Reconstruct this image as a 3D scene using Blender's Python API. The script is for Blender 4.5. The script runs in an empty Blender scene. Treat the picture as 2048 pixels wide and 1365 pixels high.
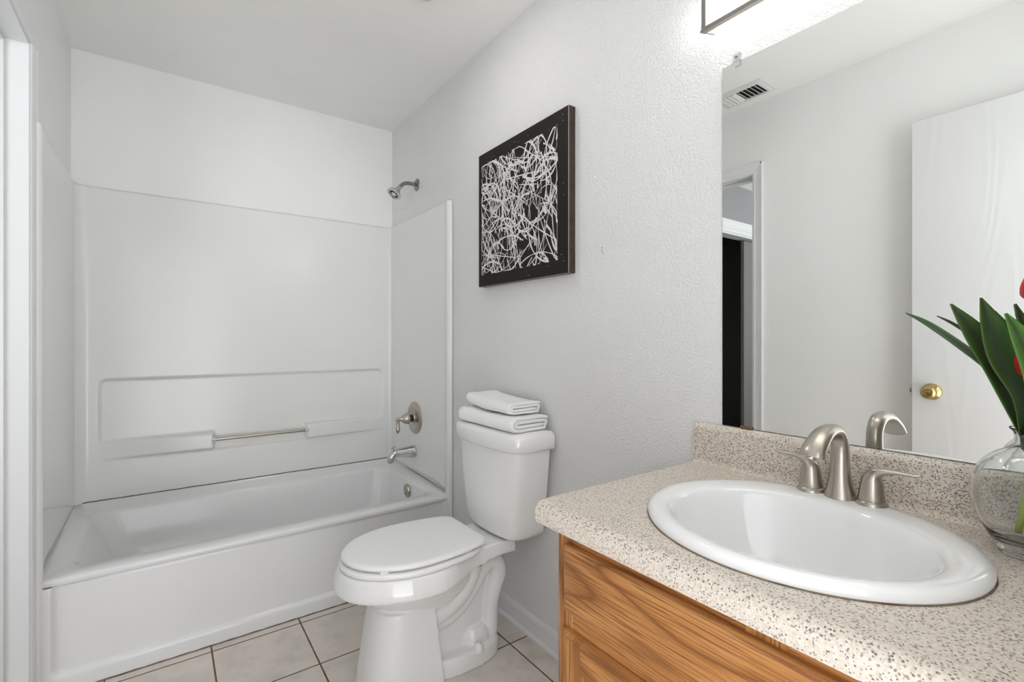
import bpy, bmesh, math, random
from mathutils import Vector, Matrix, noise as mnoise

sc = bpy.context.scene
PI = math.pi

# ------------------------------------------------------------------ camera, world, exposure
W_PX, H_PX, F_PX = 2048.0, 1365.0, 964.0
YAW, CAM_Z = 35.75, 1.143
cd = bpy.data.cameras.new('camera')
cam = bpy.data.objects.new('camera', cd)
sc.collection.objects.link(cam)
cam.location = (0, 0, CAM_Z)
cam.rotation_euler = (PI / 2, 0, -math.radians(YAW))
cd.sensor_fit = 'HORIZONTAL'
cd.sensor_width = 36.0
cd.lens = 36.0 * F_PX / W_PX
cd.shift_y = -(H_PX / 2 - 677.8) / W_PX
cd.clip_start = 0.02
sc.camera = cam

wd = bpy.data.worlds.new('daylight')
sc.world = wd
wd.use_nodes = True
wnt = wd.node_tree
wbg = wnt.nodes['Background']
# daylight at the doorways, with invented extra glow from below to lift the ceiling
SKY_UP, SKY_DOWN = 2.7, 5.5
wtc = wnt.nodes.new('ShaderNodeTexCoord')
wsp = wnt.nodes.new('ShaderNodeSeparateXYZ')
wmr = wnt.nodes.new('ShaderNodeMapRange')
wnt.links.new(wtc.outputs['Generated'], wsp.inputs[0])
wnt.links.new(wsp.outputs[2], wmr.inputs[0])
wmr.inputs[1].default_value = -0.12
wmr.inputs[2].default_value = 0.12
wmr.inputs[3].default_value = SKY_DOWN
wmr.inputs[4].default_value = SKY_UP
wbg.inputs[0].default_value = (0.95, 0.975, 1.0, 1)
wnt.links.new(wmr.outputs[0], wbg.inputs[1])

sc.view_settings.view_transform = 'Standard'
sc.view_settings.look = 'None'
sc.view_settings.gamma = 1.0
sc.view_settings.use_curve_mapping = False
sc.view_settings.exposure = 0.0
LAMP = 11.0          # frosted tube of the vanity light
FAN_FILL = 24.0          # added fill light, a glowing lens put into the fan cover

# ------------------------------------------------------------------ room numbers (metres)
XR, XL, YB, YN, H = 1.153, -0.340, 2.887, -0.09, 2.438
YT = 2.107           # front of the tub at the floor
HALL_Y = 2.20

# ------------------------------------------------------------------ materials
def srgb(r, g, b):
    def c(v):
        v /= 255.0
        return v / 12.92 if v <= 0.04045 else ((v + 0.055) / 1.055) ** 2.4
    return (c(r), c(g), c(b), 1.0)

class NT:
    """small helper to wire shader nodes"""
    def __init__(s, name):
        s.m = bpy.data.materials.new(name)
        s.m.use_nodes = True
        s.t = s.m.node_tree
        s.b = s.t.nodes['Principled BSDF']
        s.tc = None
    def n(s, typ, **kw):
        nd = s.t.nodes.new(typ)
        for k, v in kw.items():
            setattr(nd, k, v)
        return nd
    def l(s, a, b):
        s.t.links.new(a, b)
    def obj(s):
        if s.tc is None:
            s.tc = s.n('ShaderNodeTexCoord')
        return s.tc.outputs['Object']
    def mapping(s, scale=(1, 1, 1), loc=(0, 0, 0), rot=(0, 0, 0)):
        mp = s.n('ShaderNodeMapping')
        mp.inputs['Scale'].default_value = scale
        mp.inputs['Location'].default_value = loc
        mp.inputs['Rotation'].default_value = rot
        s.l(s.obj(), mp.inputs['Vector'])
        return mp.outputs['Vector']
    def noise(s, vec, scale, detail=2.0, rough=0.5):
        nd = s.n('ShaderNodeTexNoise')
        s.l(vec, nd.inputs['Vector'])
        nd.inputs['Scale'].default_value = scale
        nd.inputs['Detail'].default_value = detail
        nd.inputs['Roughness'].default_value = rough
        return nd.outputs['Fac']
    def math(s, op, a, b=None, c=None):
        nd = s.n('ShaderNodeMath', operation=op)
        for i, v in enumerate((a, b, c)):
            if v is None:
                continue
            if isinstance(v, (int, float)):
                nd.inputs[i].default_value = v
            else:
                s.l(v, nd.inputs[i])
        return nd.outputs[0]
    def ramp(s, fac, stops, interp='LINEAR'):
        nd = s.n('ShaderNodeValToRGB')
        cr = nd.color_ramp
        cr.interpolation = interp
        while len(cr.elements) < len(stops):
            cr.elements.new(0.5)
        for e, (p, c) in zip(cr.elements, stops):
            e.position = p
            e.color = c
        s.l(fac, nd.inputs['Fac'])
        return nd.outputs['Color']
    def mix(s, fac, a, b, blend='MIX'):
        nd = s.n('ShaderNodeMix', data_type='RGBA', blend_type=blend)
        for sock, v in ((nd.inputs[0], fac), (nd.inputs[6], a), (nd.inputs[7], b)):
            if isinstance(v, (int, float)):
                sock.default_value = v
            elif isinstance(v, tuple):
                sock.default_value = v
            else:
                s.l(v, sock)
        return nd.outputs[2]
    def bump(s, height, dist=0.002, strength=0.3):
        nd = s.n('ShaderNodeBump')
        nd.inputs['Strength'].default_value = strength
        nd.inputs['Distance'].default_value = dist
        s.l(height, nd.inputs['Height'])
        s.l(nd.outputs['Normal'], s.b.inputs['Normal'])
    def set(s, **kw):
        names = dict(color='Base Color', rough='Roughness', metal='Metallic', trans='Transmission Weight',
                     ior='IOR', spec='Specular IOR Level', coat='Coat Weight', coatr='Coat Roughness',
                     sheen='Sheen Weight', aniso='Anisotropic')
        for k, v in kw.items():
            sock = s.b.inputs[names[k]]
            if isinstance(v, (int, float, tuple)):
                sock.default_value = v
            else:
                s.l(v, sock)
        return s

def plain(name, col, rough=0.5, **kw):
    return NT(name).set(color=col, rough=rough, **kw).m

def painted(name, col, rough=0.55, scale=170, strength=0.25, dist=0.0015):
    s = NT(name)
    v = s.obj()
    big = s.noise(v, 1.6, 3)
    c2 = (col[0] * 0.965, col[1] * 0.965, col[2] * 0.96, 1)
    s.set(color=s.ramp(big, [(0.35, c2), (0.65, col)]), rough=rough)
    h = s.noise(v, scale, 2.5, 0.55)
    s.bump(h, dist, strength)
    return s.m

M = {}
M['wall'] = painted('orange_peel_wall_paint', (0.80, 0.80, 0.795, 1), 0.45, 165, 0.85, 0.004)
M['wall_smooth'] = painted('smooth_wall_paint', (0.88, 0.88, 0.87, 1), 0.45, 120, 0.06)
M['ceiling'] = painted('ceiling_paint', (0.92, 0.912, 0.888, 1), 0.7, 140, 0.12)
M['trim'] = plain('white_gloss_trim', (0.77, 0.775, 0.78, 1), 0.28)
M['greywall'] = painted('grey_bedroom_paint', (0.30, 0.30, 0.305, 1), 0.6, 150, 0.1)
M['closet'] = painted('unlit_closet_shade', (0.11, 0.105, 0.097, 1), 0.7, 150, 0.1)  # shade of the unlit closet interior put into the base colour
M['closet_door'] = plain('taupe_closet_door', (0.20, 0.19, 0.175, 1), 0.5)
M['porcelain'] = plain('white_vitreous_china', (0.88, 0.88, 0.875, 1), 0.07, coat=0.5, coatr=0.03)
M['sinkchina'] = plain('white_sink_china', (0.90, 0.905, 0.90, 1), 0.06, coat=0.5, coatr=0.02)
M['seat'] = plain('white_seat_plastic', (0.91, 0.91, 0.905, 1), 0.3)
M['tub'] = plain('white_tub_acrylic', (0.80, 0.80, 0.80, 1), 0.16)
M['surround'] = plain('white_surround_fibreglass', (0.82, 0.82, 0.80, 1), 0.2)
M['chrome'] = plain('polished_chrome', (0.62, 0.62, 0.63, 1), 0.08, metal=1.0)
M['dark'] = plain('dark_rubber', (0.012, 0.012, 0.012, 1), 0.5)
M['brass'] = plain('polished_brass', (0.50, 0.36, 0.15, 1), 0.10, metal=1.0)
M['bronze'] = plain('lamp_frame_nickel', (0.30, 0.285, 0.265, 1), 0.3, metal=1.0)
M['glass'] = plain('clear_glass', (0.97, 0.985, 0.975, 1), 0.0, trans=1.0, ior=1.47)
M['clip'] = plain('clear_plastic', (0.95, 0.95, 0.95, 1), 0.1, trans=0.85, ior=1.45)
M['mirror'] = plain('silvered_mirror', (0.85, 0.865, 0.848, 1), 0.0, metal=1.0)
M['mirror_edge'] = plain('mirror_edge_glass', (0.22, 0.25, 0.23, 1), 0.15)
M['rust'] = plain('rusty_metal', (0.16, 0.09, 0.045, 1), 0.6)
M['red'] = plain('red_petal', (0.62, 0.012, 0.02, 1), 0.45)
M['stem'] = plain('light_green_stem', (0.32, 0.40, 0.05, 1), 0.45)
M['sleeve'] = plain('grey_green_wrap', (0.05, 0.06, 0.045, 1), 0.6)
M['white_vent'] = plain('white_vent_metal', (0.72, 0.72, 0.70, 1), 0.4)
M['strokes'] = plain('white_drip_paint', (0.74, 0.73, 0.71, 1), 0.45)

def nickel():
    s = NT('brushed_nickel')
    s.set(color=(0.48, 0.44, 0.385, 1), metal=1.0, rough=0.29)
    return s.m
M['nickel'] = nickel()

def caulk():
    s = NT('stained_caulk')
    n = s.noise(s.obj(), 14, 4, 0.6)
    s.set(color=s.ramp(n, [(0.35, srgb(92, 70, 50)), (0.5, srgb(128, 112, 95)), (0.7, srgb(70, 58, 46))]), rough=0.8)
    return s.m
M['caulk'] = caulk()
M['caulk_clean'] = plain('grey_caulk', srgb(176, 173, 166), 0.7)

def towel_mat():
    s = NT('white_terry_cloth')
    v = s.obj()
    h = s.noise(v, 420, 3, 0.7)
    s.set(color=(0.97, 0.97, 0.96, 1), rough=0.95, sheen=0.8)
    s.bump(h, 0.003, 0.55)
    return s.m
M['towel'] = towel_mat()

def canvas_mat():
    s = NT('worn_black_paint')
    v = s.obj()
    n = s.noise(v, 95, 3, 0.7)
    col = s.ramp(n, [(0.0, srgb(26, 20, 18)), (0.70, srgb(30, 24, 21)), (0.775, srgb(112, 102, 94))])
    s.set(color=col, rough=0.6, spec=0.25)
    return s.m
M['canvas'] = canvas_mat()
def canvas_side():
    s = NT('worn_brown_edge')
    v = s.obj()
    n = s.noise(v, 60, 3, 0.7)
    s.set(color=s.ramp(n, [(0.3, srgb(44, 36, 31)), (0.6, srgb(66, 52, 45)), (0.72, srgb(52, 43, 38))]), rough=0.7)
    return s.m
M['canvas_side'] = canvas_side()
M['worn'] = plain('bare_worn_edge', srgb(176, 164, 150), 0.8)

def laminate():
    s = NT('speckled_laminate')
    v = s.obj()
    base = s.ramp(s.noise(v, 260, 2, 0.6), [(0.35, srgb(205, 194, 181)), (0.65, srgb(229, 219, 207))])
    vo = s.n('ShaderNodeTexVoronoi')
    s.l(v, vo.inputs['Vector']); vo.inputs['Scale'].default_value = 300
    sel = s.n('ShaderNodeSeparateColor'); s.l(vo.outputs['Color'], sel.inputs[0])
    d1 = s.math('LESS_THAN', vo.outputs['Distance'], 0.42)
    k1 = s.math('MULTIPLY', s.math('GREATER_THAN', sel.outputs[0], 0.62), d1)
    k2 = s.math('MULTIPLY', s.math('LESS_THAN', sel.outputs[0], 0.19), d1)
    k3 = s.math('MULTIPLY', s.math('GREATER_THAN', sel.outputs[1], 0.90), d1)
    c = s.mix(s.math('MULTIPLY', k1, 0.8), base, srgb(140, 124, 112))
    c = s.mix(s.math('MULTIPLY', k2, 0.85), c, srgb(88, 78, 74))
    c = s.mix(s.math('MULTIPLY', k3, 0.6), c, srgb(232, 222, 212))
    s.set(color=c, rough=0.38)
    return s.m
M['laminate'] = laminate()

def oak(name, axis, seed=0.0):
    """honey oak, grain running along the given axis ('y' or 'z')"""
    s = NT(name)
    sc1 = (1, 0.16, 1) if axis == 'y' else (1, 1, 0.13)
    v = s.mapping(sc1, (seed, seed * 1.7, seed * 0.6))
    n = s.noise(v, 7.5, 1.2, 0.4)
    rings = s.math('PINGPONG', s.math('MULTIPLY', n, 24.0), 1.0)
    sc2 = (1, 0.02, 1) if axis == 'y' else (1, 1, 0.02)
    pores = s.noise(s.mapping(sc2, (seed, 0, seed)), 420, 2, 0.6)
    streak = s.noise(s.mapping(sc2), 60, 3, 0.6)
    c = s.ramp(rings, [(0.0, srgb(128, 80, 39)), (0.20, srgb(172, 116, 63)), (0.55, srgb(190, 132, 76)), (1.0, srgb(200, 142, 84))])
    c = s.mix(s.ramp(pores, [(0.47, (0, 0, 0, 1)), (0.60, (0.85, 0.85, 0.85, 1))]), c, srgb(124, 76, 37))
    c = s.mix(s.ramp(streak, [(0.35, (0.35,) * 3 + (1,)), (0.6, (0, 0, 0, 1))]), c, srgb(156, 101, 52))
    s.set(color=c, rough=0.36)
    s.bump(rings, 0.0006, 0.25)
    return s.m
M['oak_y'] = oak('honey_oak_horizontal', 'y', 0.37)
M['oak_z'] = oak('honey_oak_vertical', 'z', 1.9)

def tile_mat():
    s = NT('ceramic_floor_tile')
    sep = s.n('ShaderNodeSeparateXYZ'); s.l(s.obj(), sep.inputs[0])
    def line(sock, off, pitch):
        a = s.math('DIVIDE', s.math('SUBTRACT', sock, off), pitch)
        fr = s.math('FRACT', a)
        d = s.math('MINIMUM', fr, s.math('SUBTRACT', 1.0, fr))
        return s.math('MULTIPLY', d, pitch), s.math('FLOOR', a)
    dx, ix = line(sep.outputs[0], 0.1390, 0.3030)
    dy, iy = line(sep.outputs[1], 1.4690, 0.2990)
    d = s.math('MINIMUM', dx, dy)
    grout = s.math('LESS_THAN', d, 0.0028)
    comb = s.n('ShaderNodeCombineXYZ'); s.l(ix, comb.inputs[0]); s.l(iy, comb.inputs[1])
    wn = s.n('ShaderNodeTexWhiteNoise'); s.l(comb.outputs[0], wn.inputs['Vector'])
    off = s.n('ShaderNodeVectorMath', operation='ADD'); s.l(s.obj(), off.inputs[0]); s.l(wn.outputs['Color'], off.inputs[1])
    cl = s.noise(off.outputs[0], 9, 5, 0.62)
    tc = s.ramp(cl, [(0.32, srgb(198, 191, 183)), (0.52, srgb(217, 209, 200)), (0.7, srgb(226, 217, 208))])
    tc = s.mix(s.math('MULTIPLY', wn.outputs['Value'], 0.18), tc, srgb(214, 199, 184))
    gr = s.ramp(s.noise(s.obj(), 18, 3), [(0.35, srgb(84, 66, 50)), (0.65, srgb(120, 100, 80))])
    s.set(color=s.mix(grout, tc, gr), rough=s.mix(grout, (0.3,) * 3 + (1,), (0.85,) * 3 + (1,)))
    s.bump(s.math('MINIMUM', s.math('MULTIPLY', d, 200.0), 1.0), 0.0015, 0.6)
    return s.m
M['tile'] = tile_mat()
M['carpet'] = painted('bedroom_carpet', (0.36, 0.33, 0.29, 1), 0.95, 400, 0.5)

def door_mat():
    s = NT('embossed_white_door')
    v = s.mapping((1, 1, 0.13))
    n = s.noise(v, 6.5, 1.2, 0.4)
    rings = s.math('PINGPONG', s.math('MULTIPLY', n, 22.0), 1.0)
    s.set(color=(0.70, 0.70, 0.70, 1), rough=0.35)
    s.bump(rings, 0.001, 0.35)
    return s.m
M['door'] = door_mat()

def leaf_mat(name, dark, light):
    """green leaf: lighter margins, darker band along the midrib (uv.x runs across the blade)"""
    s = NT(name)
    at = s.n('ShaderNodeUVMap'); at.uv_map = 'blade'
    sep = s.n('ShaderNodeSeparateXYZ'); s.l(at.outputs[0], sep.inputs[0])
    a = s.math('ABSOLUTE', s.math('SUBTRACT', sep.outputs[0], 0.5))
    veins = s.noise(s.mapping((1, 1, 0.2)), 150, 2)
    a2 = s.math('ADD', s.math('MULTIPLY', a, 2.0), s.math('MULTIPLY', s.math('SUBTRACT', veins, 0.5), 0.4))
    s.set(color=s.ramp(a2, [(0.05, dark), (0.85, light)]), rough=0.38)
    return s.m
M['leaf'] = leaf_mat('dark_green_leaf', srgb(40, 58, 34), srgb(62, 96, 40))
M['leaf_light'] = leaf_mat('bright_green_leaf', srgb(50, 78, 38), srgb(92, 140, 56))

def emit(name, col, strength):
    s = NT(name)
    s.b.inputs['Emission Color'].default_value = col
    s.b.inputs['Emission Strength'].default_value = strength
    s.set(color=(0.9, 0.9, 0.9, 1), rough=0.4)
    return s.m
M['lamp'] = emit('lit_frosted_glass', (1.0, 0.965, 0.92, 1), LAMP)
M['fan_fill'] = emit('added_fill_lens', (1.0, 0.97, 0.93, 1), FAN_FILL)

# ------------------------------------------------------------------ object helpers
col = sc.collection
def link_mesh(name, me, mats, parent=None, smooth=False, kind=None):
    o = bpy.data.objects.new(name, me)
    col.objects.link(o)
    for m in (mats if isinstance(mats, (list, tuple)) else [mats]):
        me.materials.append(m)
    if smooth is True:
        for p in me.polygons:
            p.use_smooth = True
    elif smooth:
        for p in me.polygons:
            p.use_smooth = True
        try:
            me.set_sharp_from_angle(angle=math.radians(smooth))
        except Exception:
            pass
    if parent is not None:
        o.parent = parent
        o.matrix_parent_inverse = Matrix.Translation(-Vector(parent.location))
    if kind:
        o['kind'] = kind
    return o
def obj(name, bm, mats, parent=None, smooth=35, kind=None, fix=True):
    if fix:
        bmesh.ops.recalc_face_normals(bm, faces=bm.faces)
    me = bpy.data.meshes.new(name)
    bm.to_mesh(me)
    bm.free()
    return link_mesh(name, me, mats, parent, smooth, kind)
def tag(o, label, cat, group=None):
    o['label'] = label
    o['category'] = cat
    if group:
        o['group'] = group
    return o
def thing(name, label, cat, loc, group=None):
    o = bpy.data.objects.new(name, None)
    o.empty_display_size = 0.05
    o.location = loc
    col.objects.link(o)
    return tag(o, label, cat, group)
def struct(name, bm, mats, parent=None, smooth=35):
    return obj(name, bm, mats, parent, smooth, None if parent else 'structure')

# ------------------------------------------------------------------ mesh helpers (all in world coordinates)
def NB():
    return bmesh.new()
def box(bm, x0, x1, y0, y1, z0, z1, bev=0.0, seg=2, mat=0):
    vs = [bm.verts.new((x, y, z)) for x in (x0, x1) for y in (y0, y1) for z in (z0, z1)]
    idx = ((0, 1, 3, 2), (4, 6, 7, 5), (0, 4, 5, 1), (2, 3, 7, 6), (0, 2, 6, 4), (1, 5, 7, 3))
    fs = [bm.faces.new([vs[i] for i in f]) for f in idx]
    for f in fs:
        f.material_index = mat
    if bev:
        es = list({e for f in fs for e in f.edges})
        bmesh.ops.bevel(bm, geom=es, offset=bev, segments=seg, profile=0.5, affect='EDGES')
def loft(bm, rings, close=True, cap0=True, cap1=True, mat=0):
    vr = [[bm.verts.new(p) for p in r] for r in rings]
    n = len(vr[0])
    rng = n if close else n - 1
    for a, b in zip(vr[:-1], vr[1:]):
        for i in range(rng):
            j = (i + 1) % n
            try:
                bm.faces.new((a[i], a[j], b[j], b[i])).material_index = mat
            except ValueError:
                pass
    if cap0:
        bm.faces.new(vr[0][::-1]).material_index = mat
    if cap1:
        bm.faces.new(vr[-1]).material_index = mat
    return vr
def frame(d):
    d = Vector(d).normalized()
    up = Vector((0, 0, 1)) if abs(d.z) < 0.95 else Vector((1, 0, 0))
    a = d.cross(up).normalized()
    return a, a.cross(d).normalized(), d
def lathe(bm, base, axis, prof, n=28, cap0=True, cap1=True, mat=0, sx=1.0, sy=1.0):
    """prof = [(radius, distance along axis)]"""
    a, b, d = frame(axis)
    base = Vector(base)
    rings = []
    for r, h in prof:
        rings.append([base + d * h + a * (r * sx * math.cos(2 * PI * i / n)) + b * (r * sy * math.sin(2 * PI * i / n)) for i in range(n)])
    loft(bm, rings, True, cap0, cap1, mat)
def catmull(pts, per=8):
    """smooth path through tuples of any length"""
    P = [list(pts[0])] + [list(p) for p in pts] + [list(pts[-1])]
    out = []
    for i in range(1, len(P) - 2):
        for k in range(per):
            t = k / per
            out.append([0.5 * ((2 * b) + (c - a) * t + (2 * a - 5 * b + 4 * c - d) * t * t + (-a + 3 * b - 3 * c + d) * t ** 3)
                        for a, b, c, d in zip(P[i - 1], P[i], P[i + 1], P[i + 2])])
    out.append(list(P[-2]))
    return out
def tube(bm, pts, n=18, side=None, cap=True, mat=0):
    """pts = [(x,y,z,rA,rB)]; rA along `side` direction, rB across it"""
    V = [Vector(p[:3]) for p in pts]
    rings = []
    prev = Vector(side) if side else None
    for i, p in enumerate(pts):
        d = (V[min(i + 1, len(V) - 1)] - V[max(i - 1, 0)]).normalized()
        if prev is None:
            prev = frame(d)[0]
        a = (prev - d * prev.dot(d)).normalized()
        b = d.cross(a).normalized()
        if not side:
            prev = a
        rings.append([V[i] + a * (p[3] * math.cos(2 * PI * k / n)) + b * (p[4] * math.sin(2 * PI * k / n)) for k in range(n)])
    loft(bm, rings, True, cap, cap, mat)
def prism(bm, poly, axis, a0, a1, mat=0):
    """extrude a polygon of (u,v) along an axis: 'x' -> (y,z), 'y' -> (x,z), 'z' -> (x,y)"""
    def P(u, v, a):
        return {'x': (a, u, v), 'y': (u, a, v), 'z': (u, v, a)}[axis]
    loft(bm, [[P(u, v, a) for u, v in poly] for a in (a0, a1)], True, True, True, mat)
def rrect(x0, x1, y0, y1, r, per=6):
    """counter-clockwise rounded rectangle"""
    out = []
    for cx, cy, a0 in ((x1 - r, y1 - r, 0), (x0 + r, y1 - r, 90), (x0 + r, y0 + r, 180), (x1 - r, y0 + r, 270)):
        for k in range(per + 1):
            a = math.radians(a0 + 90 * k / per)
            out.append((cx + r * math.cos(a), cy + r * math.sin(a)))
    return out
def smoothstep(e0, e1, x):
    if e0 == e1:
        return float(x >= e0)
    t = min(1, max(0, (x - e0) / (e1 - e0)))
    return t * t * (3 - 2 * t)

# ================================================================== SETTING
# ---- floor, ceiling
bm = NB(); box(bm, XL - 0.13, XR + 0.12, YN - 0.12, YB + 0.1, -0.08, 0.0)
struct('floor', bm, M['tile'], smooth=False)
bm = NB(); box(bm, -3.2, XL - 0.13, 0.2, 3.2, -0.08, -0.002)
struct('floor_bedroom', bm, M['carpet'], smooth=False)
bm = NB(); box(bm, -3.2, XR + 0.12, YN - 0.12, 3.2, H, H + 0.08)
struct('ceiling', bm, M['ceiling'], smooth=False)

# ---- walls
bm = NB(); box(bm, XR, XR + 0.12, YN - 0.12, YB + 0.1, 0, H)
struct('wall_right', bm, M['wall'], smooth=False)
bm = NB(); box(bm, XL - 0.13, XR, YB, YB + 0.1, 0, H)
struct('wall_back', bm, M['wall_smooth'], smooth=False)
DY0, DY1, DZ = 1.385, 2.060, 2.045           # doorway in the left wall
TW = 0.115
bm = NB()
box(bm, XL - TW, XL, YN - 0.12, DY0 - 0.018, 0, H)
box(bm, XL - TW, XL, DY0 - 0.018, DY1 + 0.018, DZ + 0.018, H)
box(bm, XL - TW, XL, DY1 + 0.018, YB, 0, H)
struct('wall_left', bm, M['wall_smooth'], smooth=False)
bm = NB()                                     # near wall with the doorway the photograph is taken from
box(bm, XL, -0.275, YN - 0.115, YN, 0, H)
box(bm, -0.275, 0.50, YN - 0.115, YN, 2.06, H)
box(bm, 0.50, XR, YN - 0.115, YN, 0, H)
struct('wall_near', bm, M['wall_smooth'], smooth=False)

# ---- bedroom beyond the left doorway: wall with a closet opening
CX0, CX1, CZ = -2.45, -0.95, 2.03
bm = NB()
box(bm, CX1, XL - TW, HALL_Y, HALL_Y + 0.1, 0, H)
box(bm, CX0, CX1, HALL_Y, HALL_Y + 0.1, CZ, H)
box(bm, -3.2, CX0, HALL_Y, HALL_Y + 0.1, 0, H)
struct('wall_bedroom', bm, M['greywall'], smooth=False)
bm = NB()
box(bm, -3.2, -3.1, 0.3, HALL_Y, 0, H)
struct('wall_far', bm, M['greywall'], smooth=False)
bm = NB()                                     # unseen wall added to dim the bedroom, its opening sized for the daylight
WX0, WX1, WZ0, WZ1 = -2.95, -1.10, 0.35, 2.20
box(bm, -3.1, WX0, 0.2, 0.3, 0, H)
box(bm, WX1, XL - TW, 0.2, 0.3, 0, H)
box(bm, WX0, WX1, 0.2, 0.3, 0, WZ0)
box(bm, WX0, WX1, 0.2, 0.3, WZ1, H)
struct('wall_daylight_baffle', bm, M['greywall'], smooth=False)
bm = NB()
box(bm, CX0 - 0.05, CX1 + 0.05, 2.95, 3.0, 0, H)
box(bm, CX0 - 0.05, CX0, HALL_Y + 0.1, 2.95, 0, H)
box(bm, CX1, CX1 + 0.05, HALL_Y + 0.1, 2.95, 0, H)
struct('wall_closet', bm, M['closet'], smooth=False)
def casing_profile(w=0.06, t=0.016):
    # (across, out of the wall); outer edge thick, inner edge thin with a bead
    return [(0, 0), (0, t), (0.008, t), (0.013, t * 0.8), (w * 0.55, t * 0.72), (w * 0.72, t * 0.62), (w * 0.78, t * 0.72), (w * 0.92, t * 0.62), (w, t * 0.45), (w, 0)]
def closet_trim():
    bm = NB()
    w = 0.10
    pf = [(0, 0), (0, 0.02), (0.012, 0.02), (0.02, 0.014), (0.05, 0.013), (0.056, 0.018), (0.07, 0.018), (0.076, 0.013), (0.1, 0.012), (0.1, 0)]
    prism(bm, [(HALL_Y - t, CZ + w - a) for a, t in pf], 'x', CX0 - w, CX1 + w)
    for s, x in ((1, CX1), (-1, CX0)):
        prism(bm, [(x + s * (w - a), HALL_Y - t) for a, t in pf], 'z', 0, CZ)
    box(bm, CX0, CX1, HALL_Y, HALL_Y + 0.1, CZ - 0.015, CZ)
    return bm
struct('trim_3', closet_trim(), M['trim'])

# ---- door frame of the left doorway (jambs, stops, casing)
bm = NB()
box(bm, XL - TW - 0.002, XL + 0.002, DY1, DY1 + 0.018, 0, DZ + 0.018)
box(bm, XL - TW - 0.002, XL + 0.002, DY0 - 0.018, DY0, 0, DZ + 0.018)
box(bm, XL - TW - 0.002, XL + 0.002, DY0, DY1, DZ, DZ + 0.018)
box(bm, XL - 0.09, XL - 0.050, DY1 - 0.011, DY1, 0, DZ, 0.002)
box(bm, XL - 0.09, XL - 0.050, DY0, DY0 + 0.011, 0, DZ, 0.002)
box(bm, XL - 0.09, XL - 0.050, DY0 + 0.011, DY1 - 0.011, DZ - 0.011, DZ, 0.002)
cp = casing_profile(0.053)
R = 0.006
prism(bm, [(XL + t, DY1 + R + 0.047 - a * 0.88) for a, t in cp], 'z', 0, DZ + R)
prism(bm, [(XL + t, DY0 - R - 0.053 + a) for a, t in cp], 'z', 0, DZ + R + 0.053)
prism(bm, [(XL + t, DZ + R + 0.053 - a) for a, t in cp], 'y', DY0 - R - 0.0525, DY1 + R + 0.0465)
struct('trim_1', bm, M['trim'])

# ---- baseboards
def baseboard(name, x, sgn, y0, y1):
    bm = NB()
    pf = [(0, 0), (0.013, 0), (0.013, 0.045), (0.011, 0.052), (0.012, 0.058), (0.008, 0.068), (0.005, 0.076), (0, 0.078)]
    prism(bm, [(x + sgn * a, z) for a, z in pf], 'y', y0, y1)
    prism(bm, [(x + sgn * a, z) for a, z in ((0.013, 0), (0.024, 0), (0.023, 0.008), (0.018, 0.013), (0.013, 0.014))], 'y', y0, y1)
    return struct(name, bm, M['trim'])
baseboard('baseboard_right', XR, -1, 0.725, 2.095)
baseboard('baseboard_left', XL, 1, YN, DY0 - 0.06)

# ---- bathroom door, open flat along the left wall
DX1, DX0, DE = -0.262, -0.297, 0.665
bm = NB(); box(bm, DX0, DX1, DE - 0.76, DE, 0.012, 2.053, 0.0015, 1)
dr = struct('door_1', bm, M['door'])
dr['label'] = 'white grained bathroom door standing open against the left wall'
bm = NB()
lathe(bm, (DX1, DE - 0.066, 0.925), (1, 0, 0), [(0.0335, 0), (0.0335, 0.003), (0.030, 0.008), (0.017, 0.012), (0.013, 0.016), (0.013, 0.026),
      (0.019, 0.031), (0.026, 0.038), (0.0275, 0.046), (0.026, 0.054), (0.022, 0.059), (0.016, 0.062), (0.0155, 0.0605), (0.012, 0.0605), (0.011, 0.062), (0.006, 0.063)], 32)
kn = obj('door_knob', bm, M['brass'], dr, 40)
kn['label'] = 'round polished brass door knob'
bm = NB(); lathe(bm, (DX1 + 0.0625, DE - 0.066, 0.925), (1, 0, 0), [(0.0042, 0), (0.0042, 0.0018), (0.0012, 0.0022)], 14)
obj('lock_button', bm, M['rust'], kn)
bm = NB(); box(bm, DX0 + 0.005, DX1 - 0.005, DE - 0.001, DE + 0.002, 0.896, 0.954, 0.0006)
box(bm, DX0 + 0.010, DX1 - 0.010, DE, DE + 0.010, 0.915, 0.935, 0.002)
obj('latch', bm, M['bronze'], dr)

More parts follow.
